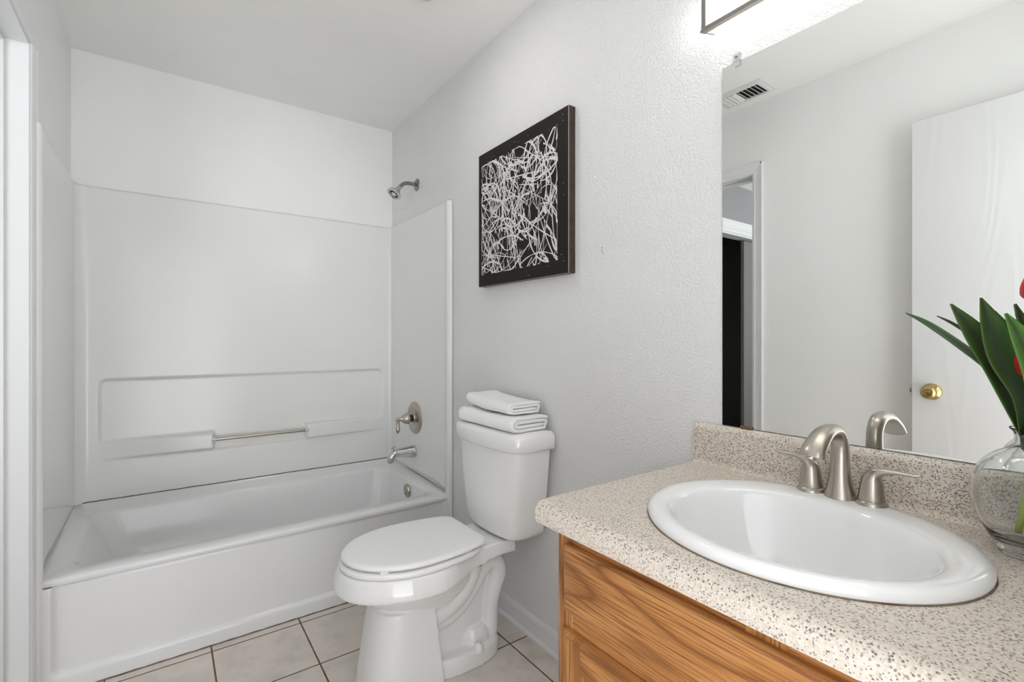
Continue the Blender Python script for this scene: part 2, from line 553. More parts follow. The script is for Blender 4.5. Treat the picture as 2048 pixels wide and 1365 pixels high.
# ================================================================== BATHTUB
TX0, TX1, TYB = XL + 0.004, XR - 0.004, YB - 0.006
RIM = 0.368
def tub_mesh():
    bm = NB()
    per = 8
    def ring(ix0, ix1, iy0, iy1, r, z, up=0.0):
        pts = []
        for x, y in rrect(ix0, ix1, iy0, iy1, r, per):
            zz = z
            if up:
                zz += up * smoothstep(2.12, 2.24, y)
            pts.append((x, y, zz))
        return pts
    fy = 2.112
    rings = [
        ring(TX0, TX1, fy + 0.006, TYB, 0.010, 0.345, 0.06),
        ring(TX0, TX1, fy + 0.001, TYB, 0.010, 0.356, 0.052),
        ring(TX0 + 0.001, TX1 - 0.001, fy + 0.004, TYB, 0.012, 0.3645, 0.044),
        ring(TX0 + 0.014, TX1 - 0.014, fy + 0.012, TYB - 0.016, 0.014, RIM, 0.040),
        ring(TX0 + 0.030, TX1 - 0.030, fy + 0.022, TYB - 0.030, 0.03, RIM + 0.001, 0.012),
        ring(TX0 + 0.070, TX1 - 0.055, fy + 0.074, TYB - 0.052, 0.07, RIM + 0.001, 0.004),
        ring(TX0 + 0.078, TX1 - 0.062, fy + 0.082, TYB - 0.060, 0.075, RIM - 0.003),
        ring(TX0 + 0.086, TX1 - 0.068, fy + 0.088, TYB - 0.066, 0.08, RIM - 0.012),
        ring(TX0 + 0.140, TX1 - 0.085, fy + 0.105, TYB - 0.085, 0.09, 0.22),
        ring(TX0 + 0.200, TX1 - 0.105, fy + 0.125, TYB - 0.105, 0.10, 0.11),
        ring(TX0 + 0.260, TX1 - 0.140, fy + 0.165, TYB - 0.145, 0.10, 0.072),
        ring(TX0 + 0.400, TX1 - 0.300, fy + 0.240, TYB - 0.230, 0.08, 0.062)]
    loft(bm, rings, True, False, True)
    # apron: a height field with a shallow rounded recess
    nx, nz = 150, 44
    x0, x1, z0, z1 = TX0, TX1, 0.0, 0.345
    g = []
    for k in range(nz + 1):
        row = []
        for i in range(nx + 1):
            x = x0 + (x1 - x0) * i / nx
            z = z0 + (z1 - z0) * k / nz
            # signed distance to the rounded recess
            cx, cz, hx, hz, r = 0.4145, 0.252, 0.7105, 0.200, 0.03
            qx, qz = abs(x - cx) - hx + r, abs(z - cz) - hz + r
            sd = math.hypot(max(qx, 0), max(qz, 0)) + min(max(qx, qz), 0) - r
            dep = 0.017 * smoothstep(0.0, -0.012, sd)
            # under the rim roll the recess runs out
            dep *= 1.0
            y = YT + dep + 0.004 * smoothstep(0.335, 0.345, z)
            row.append(bm.verts.new((x, y, z)))
        g.append(row)
    for k in range(nz):
        for i in range(nx):
            bm.faces.new((g[k][i], g[k][i + 1], g[k + 1][i + 1], g[k + 1][i]))
    # side returns of the apron
    for x in (x0, x1):
        side = [bm.verts.new(p) for p in ((x, YT, 0), (x, 2.16, 0), (x, 2.16, 0.35), (x, YT + 0.012, 0.345))]
        bm.faces.new(side)
    return bm
tub = thing('bathtub', 'long white alcove bathtub with a recessed panel front', 'bathtub', (0.4, 2.5, 0))
obj('tub_shell', tub_mesh(), M['tub'], tub, 50)
bm = NB()
ovx = TX1 - 0.078
lathe(bm, (ovx, 2.46, 0.316), (-1, 0, -0.10), [(0.036, 0), (0.036, 0.005), (0.033, 0.010), (0.024, 0.013), (0.010, 0.015), (0.001, 0.015)], 32)
ov = obj('overflow_plate', bm, M['nickel'], tub, 40)
bm = NB(); lathe(bm, (ovx - 0.0135, 2.458, 0.303), (-1, 0, -0.1), [(0.004, 0), (0.004, 0.002), (0.001, 0.003)], 12)
obj('screw', bm, M['dark'], ov)
bm = NB(); lathe(bm, (TX1 - 0.33, 2.49, 0.0615), (0, 0, 1), [(0.035, 0), (0.033, 0.004), (0.012, 0.005), (0.011, 0.002), (0.001, 0.002)], 24)
obj('drain', bm, M['chrome'], tub, 40)
bm = NB()          # brown stained caulk along the back joint and a thin one on the floor
rnd = random.Random(4)
pts = []
for i in range(90):
    x = TX0 + 0.02 + (TX1 - TX0 - 0.04) * i / 89
    pts.append((x, TYB - 0.017 + rnd.uniform(-0.0008, 0.0008), 0.4085 + rnd.uniform(-0.0006, 0.0006), 0.0026 + rnd.uniform(0, 0.001), 0.0022))
tube(bm, pts, 6)
cb = obj('caulk_bead', bm, M['caulk'], tub, True)
cb['label'] = 'brown stained caulk bead along the wall joint'
bm = NB()
tube(bm, [(TX0 + 0.01 + (TX1 - TX0 - 0.02) * i / 60, YT - 0.001, 0.001, 0.003, 0.003 + 0.001 * math.sin(i * 2.1)) for i in range(61)], 6)
cb = obj('floor_caulk', bm, M['caulk'], tub, True)
cb['label'] = 'thin brown caulk line along the floor'

# ================================================================== TUB SURROUND
SZ0, SZ1 = 0.405, 1.832
surr = thing('tub_surround', 'white moulded tub surround panels lining the alcove', 'shower surround', (0.4, 2.86, SZ0))
def surround_back():
    bm = NB()
    x0, x1 = XL + 0.008, XR - 0.008
    base = YB - 0.021
    def sdr(x, z, cx, cz, hx, hz, r):
        qx, qz = abs(x - cx) - hx + r, abs(z - cz) - hz + r
        return math.hypot(max(qx, 0), max(qz, 0)) + min(max(qx, qz), 0) - r
    def h(x, z):
        v = -0.017 * smoothstep(0.003, -0.012, sdr(x, z, 0.4197, 0.803, 0.6645, 0.155, 0.03))
        c = -0.017 * smoothstep(0.003, -0.012, sdr(x, z, 0.4175, 0.66, 0.222, 0.085, 0.012))
        v = min(v, c)
        for xa, xb, s in ((-0.240, 0.197, 1), (0.641, 1.084, -1)):
            t = (x - xa) / (xb - xa)
            if s < 0:
                t = 1 - t
            inside = smoothstep(0.004, -0.004, max(xa - x, x - xb)) * smoothstep(0.003, -0.006, max(0.588 - z, z - 0.668))
            if z > 0.62:
                inside = smoothstep(0.004, -0.004, max(xa - x, x - xb)) * smoothstep(0.010, -0.006, z - 0.668)
            v = v * (1 - inside) + inside * (0.036 * max(0, min(1, t)))
        # coved vertical corners
        for d, r in ((x - x0, 0.055), (x1 - x, 0.03)):
            if d < r:
                v = max(v, r - math.sqrt(max(0, r * r - (r - d) ** 2)))
        # rounded top edge
        if z > SZ1 - 0.012:
            v -= 0.012 * smoothstep(SZ1 - 0.012, SZ1, z) ** 2
        return v
    xs = [x0 + (x1 - x0) * i / 300 for i in range(301)]
    zs = [SZ0 + 0.002 + (SZ1 - SZ0 - 0.002) * k / 270 for k in range(271)]
    g = [[bm.verts.new((x, base - h(x, z), z)) for x in xs] for z in zs]
    for k in range(270):
        for i in range(300):
            bm.faces.new((g[k][i], g[k][i + 1], g[k + 1][i + 1], g[k + 1][i]))
    back = [[bm.verts.new((x, YB - 0.002, z)) for x in (xs[0], xs[-1])] for z in (zs[0], zs[-1])]
    # top ledge and sides as separate thin faces
    bm.faces.new(g[-1] + [back[1][1], back[1][0]])
    bm.faces.new(g[0][::-1] + [back[0][0], back[0][1]])
    return bm
obj('back_panel', surround_back(), M['surround'], surr, 60)
def surround_side(x, s):
    """side panel with a rolled front flange; s = +1 panel face looks to +x"""
    bm = NB()
    yf, yb = 2.100, YB - 0.03
    pf = [(0.002, yf), (0.010, yf), (0.018, yf + 0.004), (0.024, yf + 0.014), (0.024, yf + 0.028), (0.019, yf + 0.040), (0.017, yf + 0.052), (0.016, yf + 0.08), (0.016, yb), (0.002, yb)]
    rings = []
    for z, k in ((0.02, 1), (SZ1 - 0.03, 1), (SZ1 - 0.014, 1), (SZ1 - 0.006, 0.9), (SZ1 - 0.001, 0.55)):
        rings.append([(x + s * (0.001 + t * k), y + (1 - k) * 0.02 * (1 if y < 2.2 else 0), z) for t, y in pf])
    # the panel proper starts on the tub rim; only the flange runs to the floor
    fl = [p for p in pf if p[1] < yf + 0.045] + [(0.002, yf + 0.045)]
    loft(bm, [[(x + s * (0.001 + t), y, z) for t, y in fl] for z in (0.0, 0.40)])
    rings[0] = [(p[0], p[1], 0.40) for p in rings[0]]
    loft(bm, rings)
    return bm
obj('side_panel', surround_side(XR, -1), M['surround'], surr, 40)
obj('side_panel', surround_side(XL, 1), M['surround'], surr, 40)
bm = NB()
tube(bm, [(0.190, 2.838, 0.636, 0.0085, 0.0085), (0.648, 2.838, 0.636, 0.0085, 0.0085)], 20)
gb = obj('grab_bar', bm, M['nickel'], surr, 50)
gb['label'] = 'thin metal towel bar between the soap ledges'
bm = NB()
lathe(bm, (0.1965, 2.838, 0.636), (1, 0, 0), [(0.0125, 0), (0.0125, 0.006), (0.0095, 0.009)], 20)
obj('bar_ferrule', bm, M['trim'], gb, 50)
bm = NB()
lathe(bm, (0.6415, 2.838, 0.636), (-1, 0, 0), [(0.0125, 0), (0.0125, 0.006), (0.0095, 0.009)], 20)
obj('bar_ferrule', bm, M['trim'], gb, 50)
for x, s in ((XR - 0.018, -1), (XL + 0.018, 1)):
    bm = NB()
    tube(bm, [(x, 2.16 + 0.69 * i / 20, 0.368 + 0.041 * smoothstep(2.12, 2.24, 2.16 + 0.69 * i / 20), 0.0011, 0.0011) for i in range(21)], 6)
    obj('side_caulk', bm, M['caulk_clean'], surr, True)

# ---- shower valve, spout, head
SX = XR - 0.0175
val = thing('shower_valve', 'round brushed nickel shower valve with small lever handle', 'valve', (SX, 2.505, 0.70))
vc = Vector((SX, 2.505, 0.70))
bm = NB()
lathe(bm, vc, (-1, 0, 0), [(0.090, 0), (0.089, 0.004), (0.082, 0.010), (0.070, 0.013), (0.062, 0.013), (0.056, 0.010), (0.026, 0.011), (0.024, 0.018), (0.020, 0.019)], 44)
obj('escutcheon', bm, M['nickel'], val, 30)
bm = NB(); lathe(bm, vc + Vector((-0.018, 0, 0)), (-1, 0, 0), [(0.019, 0), (0.019, 0.022)], 24)
obj('collar', bm, M['dark'], val, 40)
bm = NB()
lathe(bm, vc + Vector((-0.038, 0, 0)), (-1, 0, 0), [(0.024, 0), (0.030, 0.003), (0.031, 0.010), (0.028, 0.022), (0.021, 0.034), (0.013, 0.043), (0.010, 0.050), (0.009, 0.062)], 28)
hd = obj('handle_hub', bm, M['nickel'], val, 40)
bm = NB()
h0 = vc + Vector((-0.102, 0, 0))
tube(bm, catmull([(h0.x, h0.y, h0.z + 0.010, 0.006, 0.006), (h0.x - 0.001, h0.y, h0.z + 0.002, 0.010, 0.010), (h0.x, h0.y, h0.z - 0.012, 0.0085, 0.0085), (h0.x + 0.001, h0.y, h0.z - 0.032, 0.0085, 0.0085),
      (h0.x + 0.001, h0.y, h0.z - 0.052, 0.0115, 0.0115), (h0.x, h0.y, h0.z - 0.066, 0.010, 0.010), (h0.x, h0.y, h0.z - 0.074, 0.004, 0.004)], 5), 16)
obj('lever', bm, M['nickel'], val, True)

sp = thing('tub_spout', 'chrome tub spout with pull-up diverter above the bathtub', 'spout', (SX, 2.515, 0.515))
bm = NB()
tube(bm, catmull([(SX, 2.515, 0.512, 0.035, 0.034), (SX - 0.01, 2.515, 0.512, 0.036, 0.034), (SX - 0.05, 2.515, 0.513, 0.030, 0.029), (SX - 0.085, 2.515, 0.515, 0.026, 0.025),
      (SX - 0.115, 2.515, 0.512, 0.025, 0.024), (SX - 0.134, 2.515, 0.498, 0.024, 0.022), (SX - 0.140, 2.515, 0.480, 0.022, 0.018), (SX - 0.141, 2.515, 0.468, 0.0205, 0.016)], 6), 26, side=(0, 1, 0))
obj('spout_body', bm, M['chrome'], sp, 60)
bm = NB()
lathe(bm, (SX - 0.122, 2.515, 0.530), (-0.1, 0, 1), [(0.006, 0), (0.0045, 0.006), (0.0045, 0.014), (0.0115, 0.018), (0.0115, 0.023), (0.006, 0.026)], 18)
obj('diverter_knob', bm, M['chrome'], sp, 40)

sh = thing('wall_shower', 'small chrome shower head on a bent nickel arm', 'shower head', (XR, 2.518, 2.010))
bm = NB(); lathe(bm, (XR - 0.001, 2.518, 2.010), (-1, 0, 0), [(0.034, 0), (0.033, 0.004), (0.024, 0.009), (0.012, 0.012)], 30)
obj('flange', bm, M['bronze'], sh, 40)
bm = NB()
tube(bm, catmull([(XR - 0.004, 2.518, 2.010, 0.0105, 0.0105), (XR - 0.05, 2.518, 2.010, 0.0105, 0.0105), (XR - 0.078, 2.518, 2.003, 0.0105, 0.0105), (XR - 0.098, 2.518, 1.985, 0.0105, 0.0105), (XR - 0.112, 2.518, 1.968, 0.0105, 0.0105)], 6), 18)
obj('shower_arm', bm, M['bronze'], sh, True)
hb = Vector((XR - 0.105, 2.518, 1.9765)); ax = Vector((-0.60, -0.10, -0.78)).normalized()
bm = NB()
lathe(bm, hb, ax, [(0.012, 0), (0.0145, 0.001), (0.0145, 0.016), (0.012, 0.018), (0.017, 0.022), (0.018, 0.028), (0.026, 0.036), (0.030, 0.037), (0.032, 0.043), (0.0395, 0.048), (0.041, 0.054), (0.040, 0.058), (0.036, 0.059), (0.034, 0.057), (0.010, 0.057), (0.008, 0.061), (0.001, 0.062)], 32)
hd = obj('spray_head', bm, M['chrome'], sh, 40)
a_, b_, d_ = frame(ax)
for k in range(12):
    bm = NB()
    an = 2 * PI * k / 12
    p = hb + ax * 0.0575 + (a_ * math.cos(an) + b_ * math.sin(an)) * 0.027
    q = hb + ax * 0.0575 + (a_ * math.cos(an + 0.25) + b_ * math.sin(an + 0.25)) * 0.015
    tube(bm, [(*p, 0.0034, 0.0022), (*q, 0.002, 0.0016)], 8)
    obj('nozzle', bm, M['dark'], hd, True)

# ================================================================== TOILET
TYC = 1.545
toi = thing('toilet', 'white two-piece toilet with closed lid beside the bathtub', 'toilet', (XR - 0.35, TYC, 0))
def T(f, l, z):
    return (XR - f, TYC + l, z)
def egg(fb, ff, w, n=56, pw=2.0, split=0.42):
    """plan outline: f from fb (back) to ff (front), half width w"""
    fc = fb + (ff - fb) * split
    out = []
    for i in range(n):
        a = 2 * PI * i / n
        c, s = math.cos(a), math.sin(a)
        cx = math.copysign(abs(c) ** (2 / pw), c); sx = math.copysign(abs(s) ** (2 / pw), s)
        out.append((fc + (ff - fc) * cx if c > 0 else fc + (fc - fb) * cx, w * sx))
    return out
def deck_outline(ff, w, wd, grow=0.0, n=56):
    """bowl rim plus rear deck: egg front half, sides easing in to the deck"""
    pts = []
    fc, fbk = 0.455, 0.105
    for i in range(n // 2 + 1):
        a = -PI / 2 + PI * i / (n // 2)
        pts.append((fc + (ff + grow - fc) * math.cos(a), (w + grow) * math.sin(a)))
    m = n // 4
    side = []
    for i in range(1, m + 1):
        t = i / m
        f = fc + (fbk - fc) * t
        k = smoothstep(0.0, 0.62, t)
        side.append((f, (w + grow) * (1 - k) + (wd + grow * 0.5) * k))
    pts += side
    pts += [(f, -l) for f, l in side[::-1]]
    return pts
def bowl_mesh():
    bm = NB()
    # tall rim band with rear deck
    bands = [(0.334, -0.020), (0.3365, -0.004), (0.342, 0.004), (0.350, 0.0075), (0.370, 0.005), (0.398, -0.002), (0.4055, -0.005), (0.408, -0.010)]
    rings = []
    for z, g in bands:
        rg = []
        for f, l in deck_outline(0.716, 0.186, 0.112, g):
            zz = z
            if z < 0.35 and f < 0.40:                      # underside lifts towards the tank
                zz = z + 0.030 * smoothstep(0.42, 0.10, f)
            rg.append(T(f, l, zz))
        rings.append(rg)
    loft(bm, rings)
    # bowl under the rim
    lv = [(0.345, 0.25, 0.700, 0.168), (0.325, 0.25, 0.682, 0.160), (0.305, 0.25, 0.652, 0.146), (0.285, 0.26, 0.625, 0.130), (0.255, 0.28, 0.588, 0.104), (0.22, 0.31, 0.55, 0.085)]
    loft(bm, [[T(f, l, z) for f, l in egg(a, b, w)] for z, a, b, w in lv])
    # front pedestal, square backed
    def ped(f0, f1, w, z, n=40):
        pts = []
        r = w * 0.92
        for i in range(n + 1):
            a = -PI / 2 + PI * i / n
            pts.append(T(f1 - r + r * abs(math.cos(a)) ** 0.75 if True else 0, w * math.copysign(abs(math.sin(a)) ** 0.80, math.sin(a)), z))
        pts += [T(f0, w * 0.97, z), T(f0, -w * 0.97, z)]
        return pts
    loft(bm, [ped(0.425, 0.607, 0.106, 0.266), ped(0.423, 0.612, 0.108, 0.24), ped(0.415, 0.626, 0.114, 0.15), ped(0.405, 0.642, 0.123, 0.05), ped(0.400, 0.648, 0.127, 0.0)])
    # rear foot
    ft = [(0.0, 0.0), (0.030, 0.0), (0.048, -0.003), (0.055, -0.009), (0.058, -0.016)]
    loft(bm, [[T(f, l, z) for f, l in egg(0.135 - g, 0.46, 0.118 + g, 48, 2.6, 0.5)] for z, g in ft])
    # trapway moulded in relief on both sides: round passages standing proud of a thin web
    for sd in (-1, 1):
        def tw(pts, l):
            P = catmull([(*T(f, sd * l, z), r, r) for f, z, r in pts], 7)
            tube(bm, P, 22, side=(0, 1, 0))
        tw([(0.46, 0.158, 0.027), (0.40, 0.163, 0.027), (0.350, 0.172, 0.027), (0.296, 0.200, 0.027), (0.248, 0.252, 0.028), (0.212, 0.300, 0.030), (0.178, 0.322, 0.032), (0.150, 0.306, 0.034),
            (0.143, 0.268, 0.034), (0.158, 0.222, 0.031), (0.172, 0.170, 0.029), (0.176, 0.120, 0.030), (0.182, 0.075, 0.034), (0.19, 0.05, 0.034)], 0.046)
        tw([(0.46, 0.205, 0.036), (0.385, 0.212, 0.037), (0.325, 0.240, 0.039), (0.285, 0.292, 0.042), (0.268, 0.345, 0.046)], 0.060)
    # sump at the foot
    loft(bm, [[T(0.238 + a * math.cos(2 * PI * i / 32), w * math.sin(2 * PI * i / 32), z) for i in range(32)] for z, a, w in ((0.02, 0.078, 0.094), (0.06, 0.076, 0.092), (0.085, 0.072, 0.087), (0.103, 0.062, 0.076), (0.113, 0.045, 0.058), (0.116, 0.02, 0.03))])
    # web between the passages and the foot
    loft(bm, [[T(f, l, z) for f, l in egg(fa, fb, w, 40, 2.8, 0.5)] for z, fa, fb, w in ((0.03, 0.16, 0.45, 0.060), (0.15, 0.165, 0.45, 0.052), (0.30, 0.150, 0.45, 0.050), (0.36, 0.12, 0.45, 0.06))])
    return bm
bowl = obj('bowl', bowl_mesh(), M['porcelain'], toi, True)
rm = bowl.modifiers.new('remesh', 'REMESH'); rm.mode = 'VOXEL'; rm.voxel_size = 0.0036; rm.use_smooth_shade = True
smd = bowl.modifiers.new('smooth', 'SMOOTH'); smd.factor = 0.5; smd.iterations = 5

def seat_ring(f0, f1, w, z):
    out = []
    for f, l in egg(f0, f1, w, 72, 2.0, 0.44):
        out.append((f, l, z))
    return out
def seat_outline(ff, w, wb, fb, grow, n=64):
    """elongated lid: rounded front, sides easing to a straight back edge"""
    pts = []
    fc = 0.475
    for i in range(n // 2 + 1):
        a = -PI / 2 + PI * i / (n // 2)
        pts.append((fc + (ff + grow - fc) * math.cos(a), (w + grow) * math.sin(a)))
    m = n // 4
    side = []
    for i in range(1, m + 1):
        t = i / m
        f = fc + (fb - grow - fc) * t
        k = 1 - math.sqrt(max(0, 1 - t * t * 0.98))
        side.append((f, (w + grow) * (1 - k) + (wb + grow) * k))
    # rounded back corners
    f, l = side[-1]
    side[-1] = (f + 0.004, l + 0.002)
    pts += side + [(f - 0.003, l - 0.010)]
    pts += [(f - 0.003, -(l - 0.010))] + [(a, -b) for a, b in side[::-1]]
    return pts
bm = NB()
loft(bm, [[T(f, l, z) for f, l in seat_outline(0.705, 0.180, 0.118, 0.262, g)] for z, g in ((0.4085, -0.010), (0.410, -0.003), (0.415, 0.0), (0.421, 0.0), (0.4265, -0.003), (0.4285, -0.010))])
obj('seat', bm, M['seat'], toi, 50)
bm = NB()
def lid_ring(z, g, slope=0.0):
    return [T(f, l, z + slope * (f - 0.26)) for f, l in seat_outline(0.698, 0.176, 0.118, 0.245, g)]
loft(bm, [lid_ring(0.4345, -0.008), lid_ring(0.4352, -0.002), lid_ring(0.439, 0.001), lid_ring(0.4440, 0.0), lid_ring(0.4480, -0.003), lid_ring(0.4505, -0.009), lid_ring(0.4515, -0.020), lid_ring(0.4520, -0.06)])
lid = obj('seat_lid', bm, M['seat'], toi, 50)
for f, l in ((0.612, -0.122), (0.612, 0.122), (0.33, -0.14), (0.33, 0.14)):
    bm = NB()
    box(bm, XR - f - 0.013, XR - f + 0.013, TYC + l - 0.012, TYC + l + 0.012, 0.4275, 0.4355, 0.001)
    obj('bumper', bm, M['seat'], lid)
for s in (-1, 1):
    bm = NB()
    box(bm, XR - 0.262, XR - 0.218, TYC + s * 0.076 - 0.022, TYC + s * 0.076 + 0.022, 0.4065, 0.428, 0.006, 3)
    obj('hinge', bm, M['seat'], toi)
bm = NB(); lathe(bm, T(0.262, -0.1095, 0.050), (0, 0, 1), [(0.017, 0), (0.017, 0.008), (0.015, 0.018), (0.011, 0.025), (0.004, 0.029)], 24)
obj('bolt_cap', bm, M['porcelain'], toi, 60)
bm = NB(); lathe(bm, T(0.262, 0.1095, 0.050), (0, 0, 1), [(0.017, 0), (0.017, 0.008), (0.015, 0.018), (0.011, 0.025), (0.004, 0.029)], 24)
obj('bolt_cap', bm, M['porcelain'], toi, 60)
def tank_ring(z, w, fb, ff, bow, r=0.035, n=14):
    """rounded plan, flat back, bowed front"""
    pts = []
    # front from +l to -l
    m = 26
    for i in range(m + 1):
        t = -1 + 2 * i / m
        l = -w * t
        e = max(0.0, (abs(t) * w - (w - r)) / r)
        f = ff + bow * (1 - t * t) - (r * (1 - math.sqrt(max(0, 1 - e * e))) if e > 0 else 0)
        pts.append(T(f, l, z))
    pts += [T(fb + 0.006, -w, z), T(fb, -w + 0.008, z), T(fb, w - 0.008, z), T(fb + 0.006, w, z)]
    return pts
bm = NB()
tk = [(0.413, 0.120, 0.03, 0.120, 0.02), (0.415, 0.150, 0.022, 0.140, 0.022), (0.421, 0.166, 0.02, 0.149, 0.022), (0.432, 0.174, 0.02, 0.152, 0.022), (0.450, 0.178, 0.02, 0.153, 0.023), (0.60, 0.198, 0.02, 0.160, 0.025), (0.752, 0.2145, 0.02, 0.166, 0.027)]
loft(bm, [tank_ring(z, w, fb, ff, bow) for z, w, fb, ff, bow in tk])
obj('tank', bm, M['porcelain'], toi, 50)
bm = NB()
tl = [(0.744, 0.214, 0.016, 0.163, 0.028), (0.7445, 0.223, 0.012, 0.172, 0.030), (0.750, 0.2265, 0.010, 0.1755, 0.031), (0.770, 0.2285, 0.010, 0.177, 0.031), (0.792, 0.2285, 0.010, 0.177, 0.031), (0.803, 0.225, 0.012, 0.173, 0.031), (0.809, 0.218, 0.016, 0.165, 0.030), (0.8115, 0.206, 0.03, 0.152, 0.028)]
loft(bm, [tank_ring(z, w, fb, ff, bow, 0.045) for z, w, fb, ff, bow in tl])
obj('tank_lid', bm, M['porcelain'], toi, 50)
for s in (-1, 1):
    bm = NB()
    lathe(bm, T(0.125, s * 0.078, 0.407), (0, 0, 1), [(0.012, 0), (0.012, 0.007), (0.006, 0.008)], 12)
    obj('tank_washer', bm, M['dark'], toi, 40)
bm = NB()
loft(bm, [[T(0.10 + 0.045 * math.cos(2 * PI * i / 24), 0.045 * math.sin(2 * PI * i / 24), z) for i in range(24)] for z in (0.404, 0.416)])
obj('tank_gasket', bm, M['dark'], toi, 40)

# ---- folded towels on the tank lid
def towel(name, label, cx, cy, z0, wid, hgt, length, turns, t, seed, yaw, sag):
    """a cloth strip folded round itself; the folds show on the end that faces the camera"""
    rnd = random.Random(seed)
    # centre line of the folded strip in the (u across, v up) plane, from inside out
    path = []
    n_lay = turns
    for k in range(n_lay):
        hw = wid / 2 - t / 2 - (n_lay - 1 - k) * t * 1.02
        hh = hgt / 2 - t / 2 - (n_lay - 1 - k) * t * 1.02
        hh = max(hh, t * 0.52)
        r = min(hh, hw)
        loop = []
        m = 9
        for i in range(6):                               # bottom, left to right
            loop.append((-hw + r + (2 * hw - 2 * r) * i / 5, -hh))
        for i in range(1, m):
            a = -PI / 2 + PI * i / m
            loop.append((hw - r + r * math.cos(a), r * math.sin(a) * hh / r))
        for i in range(6):
            loop.append((hw - r - (2 * hw - 2 * r) * i / 5, hh))
        for i in range(1, m):
            a = PI / 2 + PI * i / m
            loop.append((-hw + r + r * math.cos(a), r * math.sin(a) * hh / r))
        if k == n_lay - 1:
            loop = loop[:-6]
        path += loop
    path = [(-u + rnd.uniform(-1, 1) * t * 0.05, v + rnd.uniform(-1, 1) * t * 0.05) for u, v in path]
    # strip outline with thickness
    N = len(path)
    outl, inn = [], []
    for i, (u, v) in enumerate(path):
        a = path[max(i - 1, 0)]; b = path[min(i + 1, N - 1)]
        du, dv = b[0] - a[0], b[1] - a[1]
        L = math.hypot(du, dv) or 1
        nu, nv = dv / L, -du / L
        outl.append((u + nu * t * 0.44, v + nv * t * 0.44))
        inn.append((u - nu * t * 0.44, v - nv * t * 0.44))
    prof = outl + inn[::-1]
    bm = NB()
    S = 26
    rings = []
    for j in range(S + 1):
        s = j / S
        y = -length / 2 + length * s
        end = min(s, 1 - s) * length
        sh_ = 1 - 0.035 * (1 - smoothstep(0, 0.012, end)) - 0.16 * (1 - smoothstep(0, 0.05, (1 - s) * length)) ** 2
        ring = []
        for u, v in prof:
            nz = mnoise.noise(Vector((u * 14 + seed, s * 4.0, v * 18)))
            ny = mnoise.noise(Vector((u * 9 + seed, 7.3, v * 22)))
            uu = u * sh_ + 0.0030 * nz
            vv = (v + hgt / 2) * (1 + 0.05 * math.sin(s * 5 + seed)) - hgt / 2
            vv = vv * sh_ + 0.0030 * nz * smoothstep(-hgt / 2, 0, v)
            yy = y + 0.006 * ny
            zz = z0 + hgt / 2 + vv + sag(s, u)
            ca, sa = math.cos(yaw), math.sin(yaw)
            ring.append((cx + uu * ca - yy * sa, cy + uu * sa + yy * ca, zz))
        rings.append(ring)
    # end caps as strips of quads so the spiral stays open
    vr = loft(bm, rings, True, False, False)
    n = len(outl)
    for rv in (vr[0], vr[-1]):
        for i in range(n - 1):
            bm.faces.new((rv[i], rv[i + 1], rv[2 * n - 2 - i], rv[2 * n - 1 - i]))
    o = obj(name, bm, M['towel'], None, True)
    return tag(o, label, 'towel', 'folded towels on the toilet tank')
towel('folded_towel', 'larger folded white towel lying directly on the toilet tank lid', 1.0525, 1.540, 0.8120, 0.184, 0.056, 0.385, 2, 0.0134, 3, 0.02, lambda s, u: 0.0)
towel('folded_towel', 'smaller folded white towel on top of the other towel', 1.060, 1.546, 0.8715, 0.158, 0.044, 0.330, 2, 0.0104, 11, -0.02, lambda s, u: 0.013 * smoothstep(0.50, 1.0, s))

# ================================================================== WALL ART
PY0, PY1, PZ0, PZ1, PX = 1.226, 1.808, 1.370, 1.945, XR - 0.031
art = thing('wall_art', 'square dark canvas with white dripped paint hanging above the toilet', 'picture', (XR, 1.517, PZ0))
bm = NB()
box(bm, PX, XR - 0.001, PY0, PY1, PZ0, PZ1)
for f in bm.faces:
    c = f.calc_center_median()
    f.material_index = 0 if abs(c.x - PX) < 1e-4 else 1
obj('canvas', bm, [M['canvas'], M['canvas_side']], art, False)
bm = NB()
rnd = random.Random(8)
def ribbon(bm, pts, x, w):
    """flat paint stroke on the canvas face; pts are (y,z), w = widths"""
    L, R_ = [], []
    for i, (y, z) in enumerate(pts):
        a = pts[max(i - 1, 0)]; b = pts[min(i + 1, len(pts) - 1)]
        dy, dz = b[0] - a[0], b[1] - a[1]
        d = math.hypot(dy, dz) or 1
        ny, nz = -dz / d * w[i], dy / d * w[i]
        L.append((y + ny, z + nz)); R_.append((y - ny, z - nz))
    vl = [bm.verts.new((x, *p)) for p in L]; vr = [bm.verts.new((x, *p)) for p in R_]
    for i in range(len(pts) - 1):
        bm.faces.new((vl[i], vl[i + 1], vr[i + 1], vr[i]))
def blob(bm, y, z, r, x, st=1.0, an=0.0):
    n = 10
    vs = []
    for k in range(n):
        a = 2 * PI * k / n
        u, v = r * st * math.cos(a), r * math.sin(a)
        vs.append(bm.verts.new((x, y + u * math.cos(an) - v * math.sin(an), z + u * math.sin(an) + v * math.cos(an))))
    bm.faces.new(vs)
AY0, AY1, AZ0, AZ1 = PY0 + 0.060, PY1 - 0.026, PZ0 + 0.050, PZ1 - 0.052
layer = 0
def clampyz(y, z):
    return (min(AY1, max(AY0, y)), min(AZ1, max(AZ0, z)))
